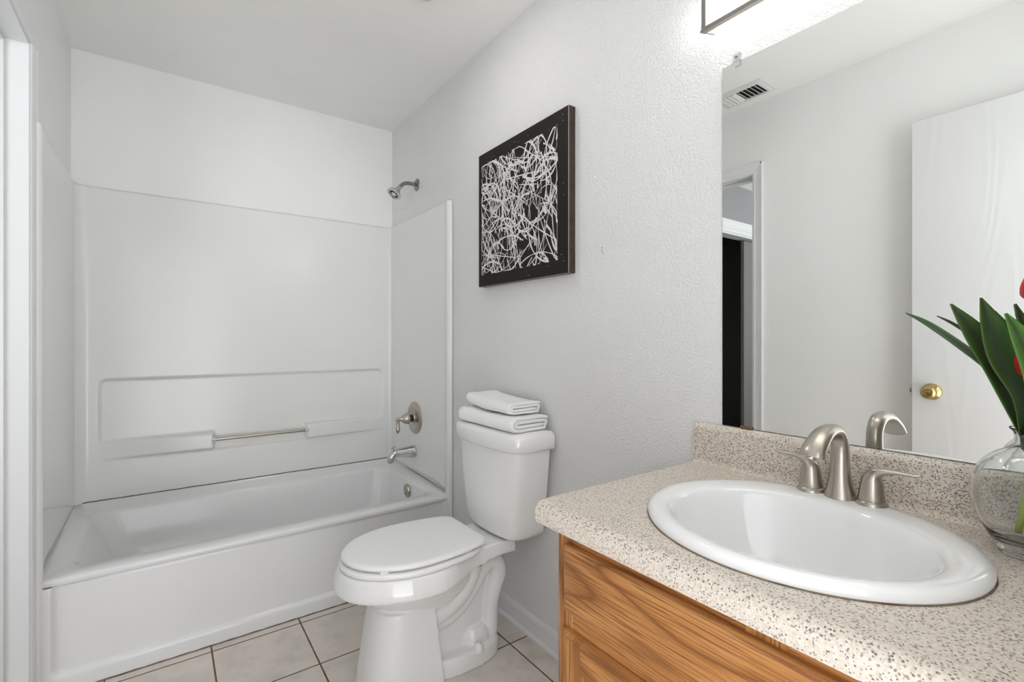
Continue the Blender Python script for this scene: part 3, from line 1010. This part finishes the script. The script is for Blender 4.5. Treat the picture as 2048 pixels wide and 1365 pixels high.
for k in range(235):
    layer += 1
    x = PX - 0.0003 - 0.000004 * layer
    y, z = rnd.uniform(AY0, AY1), rnd.uniform(AZ0, AZ1)
    typ = rnd.random()
    if typ < 0.45:            # straight fling, mostly steep
        an = rnd.choice((rnd.gauss(1.25, 0.22), rnd.gauss(1.25, 0.22), rnd.gauss(2.2, 0.3), rnd.gauss(0.5, 0.3)))
        ln = rnd.uniform(0.07, 0.30); w0 = rnd.uniform(0.0007, 0.0021)
        P = [clampyz(y + math.cos(an) * ln * (t - 0.5) + 0.004 * math.sin(t * 5 + k), z + math.sin(an) * ln * (t - 0.5)) for t in [i / 8 for i in range(9)]]
        ribbon(bm, P, x, [w0 * (0.6 + 0.7 * math.sin(PI * i / 8) * rnd.uniform(0.6, 1.2)) for i in range(9)])
    elif typ < 0.80:          # looping curve
        an = rnd.uniform(0, 6.28); cur = rnd.choice((-1, 1)) * rnd.uniform(4, 16); ln = rnd.uniform(0.10, 0.34); w0 = rnd.uniform(0.0011, 0.0031)
        P = []
        m = 26
        for i in range(m):
            P.append((y, z))
            y += math.cos(an) * ln / m; z += math.sin(an) * ln / m
            an += cur * ln / m
            if y < AY0 or y > AY1 or z < AZ0 or z > AZ1:
                an += 1.2 * math.copysign(1, cur)
                y, z = clampyz(y, z)
        ribbon(bm, P, x, [w0 * (0.55 + 0.9 * abs(math.sin(i * 0.37 + k))) for i in range(m)])
        blob(bm, *P[-1], w0 * rnd.uniform(1.3, 2.2), x - 0.000002)
    else:                     # short thick drop with a tail
        an = rnd.gauss(1.3, 0.5); ln = rnd.uniform(0.015, 0.045); w0 = rnd.uniform(0.0022, 0.0052)
        P = [clampyz(y + math.cos(an) * ln * t, z + math.sin(an) * ln * t) for t in (0, 0.25, 0.5, 0.75, 1)]
        ribbon(bm, P, x, [w0, w0 * 0.9, w0 * 0.6, w0 * 0.4, w0 * 0.2])
        blob(bm, *P[0], w0 * 1.1, x - 0.000002)
for k in range(46):
    blob(bm, rnd.uniform(PY0 + 0.02, PY1 - 0.015), rnd.choice((rnd.uniform(PZ0 + 0.008, AZ0 + 0.02), rnd.uniform(AZ0, AZ1), rnd.uniform(AZ1, PZ1 - 0.02))), rnd.uniform(0.0006, 0.0016), PX - 0.0002)
o = obj('paint_drips', bm, M['strokes'], art, False)
bm = NB()
box(bm, PX - 0.0006, PX + 0.001, PY0 - 0.0005, PY0 + 0.0013, PZ0, PZ1)
box(bm, PX + 0.003, PX + 0.012, PY0, PY1, PZ0 - 0.0006, PZ0 + 0.0005)
o = obj('worn_edge', bm, M['worn'], art, False)
o['label'] = 'pale worn canvas edges'

# ================================================================== VANITY
CZT = 0.820                     # counter top
VY0, VY1 = YN + 0.002, 0.716    # cabinet
VX = 0.628                      # face frame
van = thing('vanity_cabinet', 'honey oak vanity cabinet under the speckled countertop', 'cabinet', (0.89, 0.31, 0))
bm = NB()
zt = 0.774
# carcass box sides, floor, back; recessed toe kick
box(bm, VX + 0.02, XR - 0.001, VY1 - 0.016, VY1 - 0.001, 0.0, zt)
box(bm, VX + 0.02, XR - 0.001, VY0, VY0 + 0.016, 0.0, zt)
box(bm, VX + 0.02, XR - 0.001, VY0 + 0.016, VY1 - 0.016, 0.09, 0.105)
box(bm, VX + 0.07, VX + 0.085, VY0 + 0.016, VY1 - 0.016, 0.0, 0.09)
obj('carcass', bm, M['oak_z'], van, False)
for y0, y1 in ((VY1 - 0.040, VY1), (VY0, VY0 + 0.040), (0.285, 0.340)):
    bm = NB(); box(bm, VX, VX + 0.02, y0, y1, 0.09, zt, 0.001)
    obj('frame_stile', bm, M['oak_z'], van, False)
for z0, z1 in ((0.735, zt), (0.585, 0.625), (0.09, 0.13)):
    bm = NB(); box(bm, VX + 0.0008, VX + 0.0195, VY0 + 0.038, VY1 - 0.038, z0, z1, 0.0005)
    obj('frame_rail', bm, M['oak_y'], van, False)
DFX = VX - 0.019
def slab_front(y0, y1, z0, z1):
    """false drawer front with a rounded-over edge"""
    bm = NB()
    rings = []
    for x, g in ((VX - 0.0005, 0.0), (VX - 0.006, 0.0), (VX - 0.011, 0.0015), (VX - 0.0155, 0.006), (DFX + 0.001, 0.0105), (DFX, 0.0135)):
        rings.append([(x, y, z) for y, z in rrect(y0 + g, y1 - g, z0 + g, z1 - g, 0.003, 3)])
    loft(bm, rings)
    return bm
fd = obj('false_drawer_front', slab_front(VY0 + 0.028, 0.6885, 0.6255, 0.753), M['oak_y'], van, 30)
FW = 0.055
STEPS = ((VX - 0.0005, 0.0), (VX - 0.008, 0.0), (VX - 0.0135, 0.003), (DFX + 0.001, 0.008), (DFX, 0.011))
for y0, y1 in ((0.320, 0.690), (VY0 + 0.028, 0.305)):
    z0, z1 = 0.118, 0.590
    bm = NB()
    loft(bm, [[(x, y0 + 0.05 + g, z0 + 0.05 + g), (x, y1 - 0.05 - g, z0 + 0.05 + g), (x, y1 - 0.05 - g, z1 - 0.05 - g), (x, y0 + 0.05 + g, z1 - 0.05 - g)]
              for x, g in ((VX - 0.004, 0.0), (VX - 0.0065, 0.002), (VX - 0.0065, 0.010), (VX - 0.0125, 0.014), (VX - 0.0125, 0.020), (VX - 0.0085, 0.024), (VX - 0.0085, 0.05))])
    d = obj('cabinet_door', bm, M['oak_z'], van, 30)
    for ya, yb in ((y0, y0 + FW), (y1 - FW, y1)):
        bm = NB(); rings = []
        for x, g in STEPS:
            lo = g if ya == y0 else 0.0
            hi = g if yb == y1 else 0.0
            rings.append([(x, ya + lo, z0 + g), (x, yb - hi, z0 + g), (x, yb - hi, z1 - g), (x, ya + lo, z1 - g)])
        loft(bm, rings)
        obj('door_stile', bm, M['oak_z'], d, 30)
    for za, zb, top in ((z1 - FW, z1, True), (z0, z0 + FW, False)):
        bm = NB(); rings = []
        for x, g in STEPS:
            hi = g if top else 0.0
            lo = 0.0 if top else g
            rings.append([(x, y0 + FW, za + lo), (x, y1 - FW, za + lo), (x, y1 - FW, zb - hi), (x, y0 + FW, zb - hi)])
        loft(bm, rings)
        obj('door_rail', bm, M['oak_y'], d, 30)

# ---- countertop with sink hole and coved backsplash
ctr = thing('countertop', 'beige speckled laminate countertop with rolled front edge on the oak vanity', 'countertop', (0.87, 0.33, zt))
CY0, CY1 = YN + 0.003, 0.752
CXF, CXB = 0.630, XR - 0.020
SKX, SKY = 0.866, 0.386
def counter_mesh():
    bm = NB()
    n = 96
    hx, hy = 0.198, 0.222
    # ellipse hole to rectangle
    def rectpt(a):
        c, s = math.cos(a), math.sin(a)
        ts = []
        if c > 1e-9: ts.append((CXB - SKX) / c)
        if c < -1e-9: ts.append((CXF - SKX) / c)
        if s > 1e-9: ts.append((CY1 - SKY) / s)
        if s < -1e-9: ts.append((CY0 - SKY) / s)
        t = min(ts)
        return SKX + c * t, SKY + s * t
    angs = sorted([2 * PI * i / n for i in range(n)] + [math.atan2(y - SKY, x - SKX) % (2 * PI) for x in (CXF, CXB) for y in (CY0, CY1)])
    inner_b = [(SKX + hx * math.cos(a), SKY + hy * math.sin(a), CZT - 0.03) for a in angs]
    inner = [(SKX + hx * math.cos(a), SKY + hy * math.sin(a), CZT) for a in angs]
    outer = [(*rectpt(a), CZT) for a in angs]
    loft(bm, [inner_b, inner, outer], True, False, False)
    # rolled front edge
    pf = []
    r = 0.020
    for i in range(9):
        a = PI / 2 + PI / 2 * i / 8
        pf.append((CXF - 0.010 + (r + 0.002) * math.cos(a), CZT - r + r * math.sin(a)))
    pf = [(CXF, CZT)] + pf + [(pf[-1][0], zt + 0.012), (pf[-1][0] + 0.004, zt + 0.003), (pf[-1][0] + 0.012, zt + 0.0005), (CXF + 0.004, zt + 0.0005)]
    loft(bm, [[(x, y, z) for x, z in pf] for y in (CY0, CY1)], False, False, False)
    # flat end caps
    for y in (CY0, CY1):
        bm.faces.new([bm.verts.new((x, y, z)) for x, z in pf] + [bm.verts.new((CXB, y, zt + 0.0005)), bm.verts.new((CXB, y, CZT))])
    return bm
obj('top_slab', counter_mesh(), M['laminate'], ctr, 40)
bm = NB()
cove = [(CXB - 0.010, CZT - 0.0005), (CXB - 0.004, CZT + 0.002), (CXB - 0.001, CZT + 0.006), (CXB, CZT + 0.014), (CXB, 0.908), (CXB + 0.002, 0.916), (CXB + 0.008, 0.922), (XR - 0.001, 0.9235), (XR - 0.001, CZT - 0.0005)]
prism(bm, cove, 'y', CY0, CY1)
obj('backsplash', bm, M['laminate'], ctr, 40)

# ================================================================== SINK
snk = thing('sink', 'white oval drop-in sink in the speckled countertop', 'sink', (SKX, SKY, CZT))
def sink_mesh():
    bm = NB()
    n = 96
    def el(cx, cy, a, b, z, zfun=None):
        out = []
        for i in range(n):
            t = 2 * PI * i / n
            x, y = cx + a * math.cos(t), cy + b * math.sin(t)
            out.append((x, y, z))
        return out
    o, c = (SKX, SKY), (0.8435, 0.386)
    def lerp(k):
        return (o[0] + (c[0] - o[0]) * k, o[1] + (c[1] - o[1]) * k)
    rings = [el(*o, 0.2225, 0.2445, CZT + 0.0005), el(*o, 0.2237, 0.2457, CZT + 0.005), el(*o, 0.2225, 0.2445, CZT + 0.011), el(*lerp(.05), 0.2170, 0.2395, CZT + 0.016),
             el(*lerp(.12), 0.2090, 0.2325, CZT + 0.0185), el(*lerp(.3), 0.198, 0.222, CZT + 0.019), el(*lerp(.7), 0.180, 0.208, CZT + 0.017), el(*lerp(.9), 0.1715, 0.2005, CZT + 0.015), el(*c, 0.1665, 0.1955, CZT + 0.011),
             el(*c, 0.1625, 0.1915, CZT + 0.003), el(*c, 0.158, 0.187, CZT - 0.012), el(*c, 0.150, 0.178, CZT - 0.045), el(*c, 0.138, 0.163, CZT - 0.085),
             el(*c, 0.118, 0.138, CZT - 0.118), el(*c, 0.088, 0.10, CZT - 0.137), el(*c, 0.05, 0.058, CZT - 0.145), el(*c, 0.024, 0.024, CZT - 0.148)]
    loft(bm, rings, True, False, True)
    return bm
obj('basin', sink_mesh(), M['sinkchina'], snk, True)
bm = NB()
lathe(bm, (0.8435, 0.386, CZT - 0.1475), (0, 0, 1), [(0.022, 0), (0.021, 0.003), (0.016, 0.0035), (0.016, 0.001), (0.014, 0.001), (0.013, 0.005), (0.002, 0.006)], 28)
obj('drain', bm, M['nickel'], snk, 40)
bm = NB()
n = 80
rnd = random.Random(2)
pts = [(SKX + 0.2228 * math.cos(2 * PI * i / n), SKY + 0.2448 * math.sin(2 * PI * i / n), CZT + 0.0005, 0.0016 + rnd.uniform(0, 0.0008), 0.0014) for i in range(n + 1)]
tube(bm, pts, 6, cap=False)
obj('caulk_bead', bm, M['caulk'], snk, True)

# ---- faucet
FZ = CZT + 0.0165
FX = 1.058
fau = thing('faucet', 'brushed nickel widespread faucet with arched spout on the oval sink', 'faucet', (FX, 0.385, FZ))
bm = NB()
pts = catmull([(FX, 0.385, FZ - 0.001, 0.0275, 0.0265), (FX, 0.385, FZ + 0.004, 0.0272, 0.0262), (FX - 0.0005, 0.385, FZ + 0.014, 0.0245, 0.0235), (FX - 0.001, 0.385, FZ + 0.035, 0.0195, 0.0185), (FX, 0.385, FZ + 0.065, 0.0162, 0.0155), (FX, 0.385, FZ + 0.092, 0.0152, 0.0142),
               (FX - 0.004, 0.385, FZ + 0.111, 0.0152, 0.0132), (FX - 0.020, 0.385, FZ + 0.1285, 0.0158, 0.0125), (FX - 0.048, 0.385, FZ + 0.1345, 0.0168, 0.0120), (FX - 0.078, 0.385, FZ + 0.1295, 0.0182, 0.0118),
               (FX - 0.103, 0.385, FZ + 0.116, 0.0198, 0.0118), (FX - 0.119, 0.385, FZ + 0.103, 0.0214, 0.0122), (FX - 0.126, 0.385, FZ + 0.093, 0.0224, 0.0124)], 7)
tube(bm, pts, 30, side=(0, 1, 0))
so = obj('spout', bm, M['nickel'], fau, 70)
bm = NB(); lathe(bm, (FX - 0.1255, 0.385, FZ + 0.0935), (-0.45, 0, -1), [(0.0085, -0.002), (0.0085, 0.003), (0.006, 0.0032)], 18)
obj('aerator', bm, M['chrome'], so, 40)
bm = NB()
lathe(bm, (FX + 0.027, 0.385, FZ), (0, 0, 1), [(0.0025, 0), (0.0025, 0.062), (0.005, 0.064), (0.005, 0.072), (0.003, 0.075)], 14)
obj('lift_rod', bm, M['nickel'], fau, 40)
def handle(y, s, tip):
    b = NB()
    lathe(b, (FX, y, FZ), (0, 0, 1), [(0.0255, -0.001), (0.0255, 0.003), (0.0235, 0.0075), (0.0205, 0.0095), (0.0205, 0.011)], 32)
    h = obj('handle', b, M['nickel'], fau, 40)
    b = NB()
    P = catmull([(FX, y, FZ + 0.0105, 0.0212, 0.0212), (FX, y, FZ + 0.020, 0.0202, 0.0202), (FX, y + s * 0.0005, FZ + 0.038, 0.0178, 0.0178), (FX, y + s * 0.002, FZ + 0.050, 0.0158, 0.0156), (FX, y + s * 0.009, FZ + 0.0605, 0.0135, 0.0100),
                 (FX, y + s * 0.024, FZ + 0.0660, 0.0110, 0.0058), (FX, y + s * 0.046, FZ + 0.0675, 0.0082, 0.0034), (FX, y + s * 0.062, FZ + 0.0675, 0.0065, 0.0028), (FX, y + s * 0.072, FZ + 0.0695, 0.0030, 0.0016)], 7)
    tube(b, P, 24, side=(1, 0, 0))
    obj('lever', b, M['nickel'], h, 70)
handle(0.334, -1, 0)
handle(0.437, 1, 0)

# ================================================================== MIRROR and clips
MX, MY1, MZ0, MZ1 = XR - 0.0062, 0.680, 0.9250, 1.827
mir = thing('wall_mirror', 'large frameless wall mirror standing on the countertop backsplash', 'mirror', (XR, 0.3, MZ0))
bm = NB()
box(bm, MX, XR - 0.0004, YN + 0.02, MY1, MZ0, MZ1)
for f in bm.faces:
    f.material_index = 0 if abs(f.calc_center_median().x - MX) < 1e-4 else 1
obj('mirror_glass', bm, [M['mirror'], M['mirror_edge']], mir, False)
bm = NB()
y = 0.6415
box(bm, MX - 0.004, XR - 0.0005, y - 0.009, y + 0.009, MZ1 + 0.001, MZ1 + 0.020, 0.001)
box(bm, MX - 0.004, MX - 0.0005, y - 0.009, y + 0.009, MZ1 - 0.012, MZ1 + 0.001, 0.001)
clip = tag(obj('mirror_clip', bm, M['clip'], None, False), 'small clear plastic clip at the top left of the mirror', 'clip')
bm = NB(); lathe(bm, (MX - 0.0035, y, MZ1 + 0.011), (-1, 0, 0), [(0.0035, 0), (0.003, 0.0018), (0.001, 0.002)], 14)
obj('screw', bm, M['bronze'], clip)
bm = NB(); box(bm, MX - 0.004, XR - 0.0005, 0.602, 0.632, MZ0 - 0.0018, MZ0 - 0.0002, 0.0003)
box(bm, MX - 0.004, MX - 0.0015, 0.602, 0.632, MZ0 - 0.0018, MZ0 + 0.0045, 0.0004)
tag(obj('mirror_clip', bm, M['rust'], None, False), 'small rusty clip at the bottom left edge of the mirror', 'clip')

# ================================================================== VANITY LIGHT
LY0, LY1, LZ0, LZ1 = 0.065, 0.709, 1.916, 2.048
LX0, LX1 = 1.098, 1.112
vl = thing('vanity_light', 'wall lamp with a lit frosted tube in a nickel frame above the mirror', 'lamp', (XR, 0.38, LZ0))
bm = NB()
# open rectangular frame: two long bars with a stepped face, two short bars
for z0, z1 in ((LZ0, LZ0 + 0.011), (LZ1 - 0.011, LZ1)):
    box(bm, LX0, LX1, LY0, LY1, z0, z1, 0.001)
    box(bm, LX0 - 0.003, LX0 + 0.004, LY0 - 0.001, LY1 + 0.001, z0 - 0.001, z0 + 0.004, 0.0008)
for y0, y1 in ((LY0, LY0 + 0.007), (LY1 - 0.013, LY1)):
    box(bm, LX0, LX1, y0, y1, LZ0 + 0.010, LZ1 - 0.010, 0.001)
obj('frame', bm, M['bronze'], vl, False)
for y in (LY0 + 0.001, LY1 - 0.006):
    bm = NB()
    prism(bm, [(LX1 - 0.002, LZ0 + 0.002), (XR - 0.003, LZ0 + 0.012), (XR - 0.003, LZ1 - 0.002), (LX1 - 0.002, LZ1 - 0.002)], 'y', y, y + 0.005)
    obj('end_plate', bm, M['bronze'], vl, False)
zc = (LZ0 + LZ1) / 2
bm = NB()
gx, gr, gz = 1.1245, 0.025, 0.042
tube(bm, catmull([(gx, y, zc, gz * k, gr * k) for y, k in ((LY1 - 0.022, 0.62), (LY1 - 0.026, 0.88), (LY1 - 0.038, 1.0), (LY0 + 0.032, 1.0), (LY0 + 0.022, 0.90), (LY0 + 0.019, 0.70))], 3), 36, side=(0, 0, 1))
ls = obj('glass_shade', bm, M['lamp'], vl, 50)
ls['label'] = 'glowing frosted glass tube'
bm = NB()
box(bm, XR - 0.0032, XR - 0.0005, LY0 + 0.008, LY1 - 0.008, LZ0 + 0.035, LZ1 - 0.004)
obj('back_plate', bm, M['bronze'], vl, False)

# ================================================================== CEILING FAN GRILLE, VENT
fan = thing('ceiling_fan', 'white exhaust fan cover on the ceiling with rounded corners', 'fan', (0.68, 1.54, H))
bm = NB()
loft(bm, [[(x, y, z) for x, y in rrect(0.545 + g, 0.820 - g, 1.402 + g, 1.677 - g, 0.02, 5)] for z, g in ((H - 0.0005, 0.0), (H - 0.012, 0.0), (H - 0.020, 0.008), (H - 0.022, 0.02))], True, True, False)
loft(bm, [[(x, y, z) for x, y in rrect(0.545 + g, 0.820 - g, 1.402 + g, 1.677 - g, 0.02, 5)] for z, g in ((H - 0.022, 0.02), (H - 0.020, 0.05))], True, False, True)
obj('cover', bm, M['white_vent'], fan, 40)
bm = NB()
loft(bm, [[(x, y, z) for x, y in rrect(0.605 + g, 0.760 - g, 1.462 + g, 1.617 - g, 0.02, 5)] for z, g in ((H - 0.0198, 0.0), (H - 0.026, 0.002), (H - 0.030, 0.012))])
fl = obj('lens', bm, M['fan_fill'], fan, 40)  # glowing lens added to the fan to brighten the room
fl['label'] = 'added glowing square lens that fills the room with light'

vent = thing('ceiling_vent', 'white ceiling air vent seen in the mirror', 'vent', (-0.19, 1.36, H))
VXA, VXB, VYA, VYB = -0.275, -0.105, 1.225, 1.490
bm = NB()
def vring(g, z):
    return [(VXA + g, VYA + g, z), (VXB - g, VYA + g, z), (VXB - g, VYB - g, z), (VXA + g, VYB - g, z)]
loft(bm, [vring(0, H - 0.0005), vring(0, H - 0.003), vring(0.012, H - 0.005), vring(0.014, H - 0.009), vring(0.028, H - 0.010), vring(0.030, H - 0.004)], True, False, False)
obj('vent_frame', bm, M['white_vent'], vent, False)
bm = NB(); box(bm, VXA + 0.028, VXB - 0.028, VYA + 0.028, VYB - 0.028, H - 0.0025, H - 0.0006)
obj('duct_shade_plate', bm, M['dark'], vent, False)  # black plate painted as the shade inside the duct, no real hole
ns = 9
for k in range(ns):
    yv = VYA + 0.034 + (VYB - VYA - 0.068) * (k + 0.5) / ns
    s = -1 if k < 5 else 1
    bm = NB()
    prism(bm, [(yv - s * 0.008, H - 0.0035), (yv + s * 0.009, H - 0.0155), (yv + s * 0.0098, H - 0.0148), (yv - s * 0.0072, H - 0.0028)], 'x', VXA + 0.029, VXB - 0.029)
    obj('slat', bm, M['white_vent'], vent, False)
bm = NB(); lathe(bm, ((VXA + VXB) / 2, VYA + 0.013, H - 0.0045), (0, 0, -1), [(0.004, 0), (0.003, 0.002), (0.001, 0.0022)], 12)
obj('screw', bm, M['chrome'], vent)

# ---- closet sliding door seen dimly beyond the left doorway
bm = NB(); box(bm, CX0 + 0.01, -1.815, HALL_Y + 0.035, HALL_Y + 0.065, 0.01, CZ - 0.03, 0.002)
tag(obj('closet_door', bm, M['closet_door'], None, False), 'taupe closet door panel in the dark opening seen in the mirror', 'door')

# ================================================================== VASE and TULIPS
VCX, VCY = 1.048, 0.128
bm = NB()
outer = [(0.001, 0.0), (0.036, 0.0), (0.0395, 0.003), (0.041, 0.008), (0.053, 0.028), (0.063, 0.050), (0.069, 0.075), (0.070, 0.092), (0.067, 0.112), (0.058, 0.132), (0.044, 0.147), (0.030, 0.156), (0.0225, 0.163), (0.0205, 0.172), (0.0215, 0.181), (0.0265, 0.187)]
inner = [(0.0262, 0.1885), (0.0245, 0.1875), (0.0190, 0.181), (0.0178, 0.172), (0.0195, 0.163), (0.027, 0.1535), (0.041, 0.144), (0.0545, 0.130), (0.0632, 0.111), (0.066, 0.092), (0.065, 0.075), (0.059, 0.051), (0.049, 0.031), (0.036, 0.022), (0.018, 0.019), (0.001, 0.0185)]
prof = catmull(outer, 3) + catmull(inner, 3)
lathe(bm, (VCX, VCY, CZT + 0.0006), (0, 0, 1), [(max(0.0005, p[0]), p[1]) for p in prof], 56)
vase = tag(obj('glass_vase', bm, M['glass'], None, True), 'round clear glass vase with narrow neck on the countertop', 'vase')

def blade(bm, pts, widths, face, fold=0.25, curl=0.0):
    """leaf blade along pts; `face` is the direction the blade looks; V fold across"""
    P = [Vector(p) for p in catmull(pts, 5)]
    Wd = [w[0] for w in catmull([(w,) for w in widths], 5)]
    uvl = bm.loops.layers.uv.get('blade') or bm.loops.layers.uv.new('blade')
    K = 6
    rows = []
    face = Vector(face).normalized()
    for i, p in enumerate(P):
        d = (P[min(i + 1, len(P) - 1)] - P[max(i - 1, 0)]).normalized()
        side = d.cross(face).normalized()
        nrm = side.cross(d).normalized()
        row = []
        for k in range(K + 1):
            u = -1 + 2 * k / K
            row.append(p + side * (u * Wd[i]) + nrm * (fold * Wd[i] * (abs(u) ** 1.5)))
        rows.append(row)
    th = 0.0007
    def sheet(off, flip):
        vs = [[bm.verts.new(q + face * off) for q in r] for r in rows]
        for i in range(len(vs) - 1):
            for k in range(K):
                loop = [(i, k), (i, k + 1), (i + 1, k + 1), (i + 1, k)]
                if flip:
                    loop = loop[::-1]
                f = bm.faces.new([vs[a][b] for a, b in loop])
                for lp, (a, b) in zip(f.loops, loop):
                    lp[uvl].uv = (b / K, a / len(vs))
        return vs
    A = sheet(th, False); B = sheet(-th, True)
    n = len(A)
    border = [(i, 0) for i in range(n)] + [(n - 1, k) for k in range(1, K + 1)] + [(i, K) for i in range(n - 2, -1, -1)] + [(0, k) for k in range(K - 1, 0, -1)]
    for (a, b), (c, d) in zip(border, border[1:] + border[:1]):
        f = bm.faces.new((A[a][b], A[c][d], B[c][d], B[a][b]))
        for lp in f.loops:
            lp[uvl].uv = (0.0, 0.5)
NECK = (VCX, VCY, CZT + 0.19)
def leaf(parent, pts, widths, face, mat='leaf', fold=0.25):
    bm = NB()
    blade(bm, pts, widths, face, fold)
    return obj('leaf', bm, M[mat], parent, True)
def stem(parent, bx, by, top, bend=0.0):
    bm = NB()
    tube(bm, catmull([(bx, by, CZT + 0.030, 0.0042, 0.0042), (bx * 0.4 + VCX * 0.6, by * 0.4 + VCY * 0.6, CZT + 0.11, 0.0042, 0.0042), (VCX + bend * 0.2, VCY + (by - VCY) * 0.3, CZT + 0.185, 0.004, 0.004), top + (0.0036, 0.0036)], 6), 12)
    return obj('stem', bm, M['stem'], parent, True)
def bud(parent, c, h, r, tilt, mat='red'):
    """closed tulip flower from six overlapping petals"""
    a, b, d = frame(tilt)
    c = Vector(c)
    for k in range(6):
        an = 2 * PI * k / 6 + (0.3 if k % 2 else 0)
        out = a * math.cos(an) + b * math.sin(an)
        rr = r * (1.0 if k % 2 else 0.9)
        bm = NB()
        blade(bm, [tuple(c + out * rr * 0.25), tuple(c + out * rr * 0.95 + d * h * 0.25), tuple(c + out * rr * 1.0 + d * h * 0.55), tuple(c + out * rr * 0.72 + d * h * 0.85), tuple(c + out * rr * 0.42 + d * h)],
              [rr * 0.3, rr * 0.75, rr * 0.8, rr * 0.5, rr * 0.06], tuple(-out), 0.35)
        obj('petal', bm, M[mat], parent, True)
FACE = (-0.62, -0.78, 0.05)
t1 = thing('tulip', 'tallest red tulip in the vase, its bud at the right picture edge', 'flower', (VCX, VCY, CZT + 0.03), 'red tulips in the glass vase')
stem(t1, VCX + 0.012, VCY - 0.010, (1.048, 0.118, 1.197))
bud(t1, (1.048, 0.118, 1.192), 0.054, 0.0205, (0, 0.1, 1))
leaf(t1, [(1.050, 0.138, 1.004), (1.055, 0.160, 1.048), (1.056, 0.174, 1.085), (1.056, 0.212, 1.126), (1.055, 0.256, 1.167), (1.055, 0.283, 1.188)], [0.007, 0.011, 0.016, 0.016, 0.012, 0.001], (-0.15, -0.8, 0.6), 'leaf', 0.35)
leaf(t1, [(1.035, 0.137, 1.000), (1.024, 0.140, 1.059), (1.020, 0.160, 1.111), (1.020, 0.170, 1.157), (1.020, 0.181, 1.206)], [0.009, 0.016, 0.022, 0.020, 0.0015], FACE, 'leaf', 0.35)
t2 = thing('tulip', 'red tulip held low between the leaves in the vase', 'flower', (VCX, VCY, CZT + 0.03), 'red tulips in the glass vase')
stem(t2, VCX - 0.004, VCY + 0.016, (1.048, 0.132, 1.08), 0.01)
bud(t2, (1.048, 0.132, 1.076), 0.056, 0.020, (-0.1, 0.15, 1))
leaf(t2, [(1.040, 0.138, 1.000), (1.036, 0.152, 1.045), (1.032, 0.168, 1.095), (1.030, 0.192, 1.150), (1.030, 0.218, 1.199)], [0.009, 0.015, 0.021, 0.0195, 0.0015], (-0.55, -0.75, 0.2), 'leaf', 0.3)
leaf(t2, [(1.062, 0.133, 1.002), (1.066, 0.144, 1.080), (1.065, 0.160, 1.145), (1.062, 0.173, 1.187)], [0.007, 0.014, 0.013, 0.0015], FACE, 'leaf', 0.3)
t3 = thing('tulip', 'red tulip at the wall side of the vase behind the leaves', 'flower', (VCX, VCY, CZT + 0.03), 'red tulips in the glass vase')
stem(t3, VCX + 0.014, VCY + 0.006, (1.078, 0.100, 1.16), 0.02)
bud(t3, (1.078, 0.100, 1.157), 0.058, 0.024, (0.1, -0.1, 1))
leaf(t3, [(1.030, 0.123, 1.000), (1.006, 0.122, 1.056), (1.000, 0.125, 1.098), (1.000, 0.136, 1.141), (1.000, 0.151, 1.180)], [0.007, 0.014, 0.018, 0.016, 0.002], FACE, 'leaf_light', 0.3)
leaf(t3, [(1.068, 0.128, 1.002), (1.074, 0.128, 1.060), (1.072, 0.135, 1.130), (1.070, 0.151, 1.197)], [0.007, 0.013, 0.015, 0.0015], FACE, 'leaf', 0.3)
leaf(t3, [(1.030, 0.134, 1.001), (1.014, 0.120, 1.028), (1.004, 0.104, 1.060), (1.000, 0.086, 1.110)], [0.006, 0.011, 0.013, 0.002], FACE, 'leaf_light', 0.35)
bm = NB()
lathe(bm, (VCX, VCY, CZT + 0.150), (0, 0, 1), [(0.010, 0), (0.0135, 0.004), (0.0150, 0.03), (0.0165, 0.044), (0.015, 0.0455), (0.0120, 0.03), (0.010, 0.003)], 24, True, False)
tag(obj('stem_wrap', bm, M['sleeve'], None, True), 'dark grey-green wrap round the stems in the vase neck', 'wrap')

# ---- small marks on the walls
bm = NB()
rnd = random.Random(6)
for k in range(5):
    yy, zz = 1.099 + rnd.uniform(-0.004, 0.004), 1.432 + rnd.uniform(-0.012, 0.012)
    blob(bm, yy, zz, rnd.uniform(0.002, 0.0035), XR - 0.0004)
wm = obj('wall_scuff', bm, plain('scuffed_paint', srgb(196, 192, 186), 0.6), None, False, kind=None)
wm.parent = bpy.data.objects['wall_right']
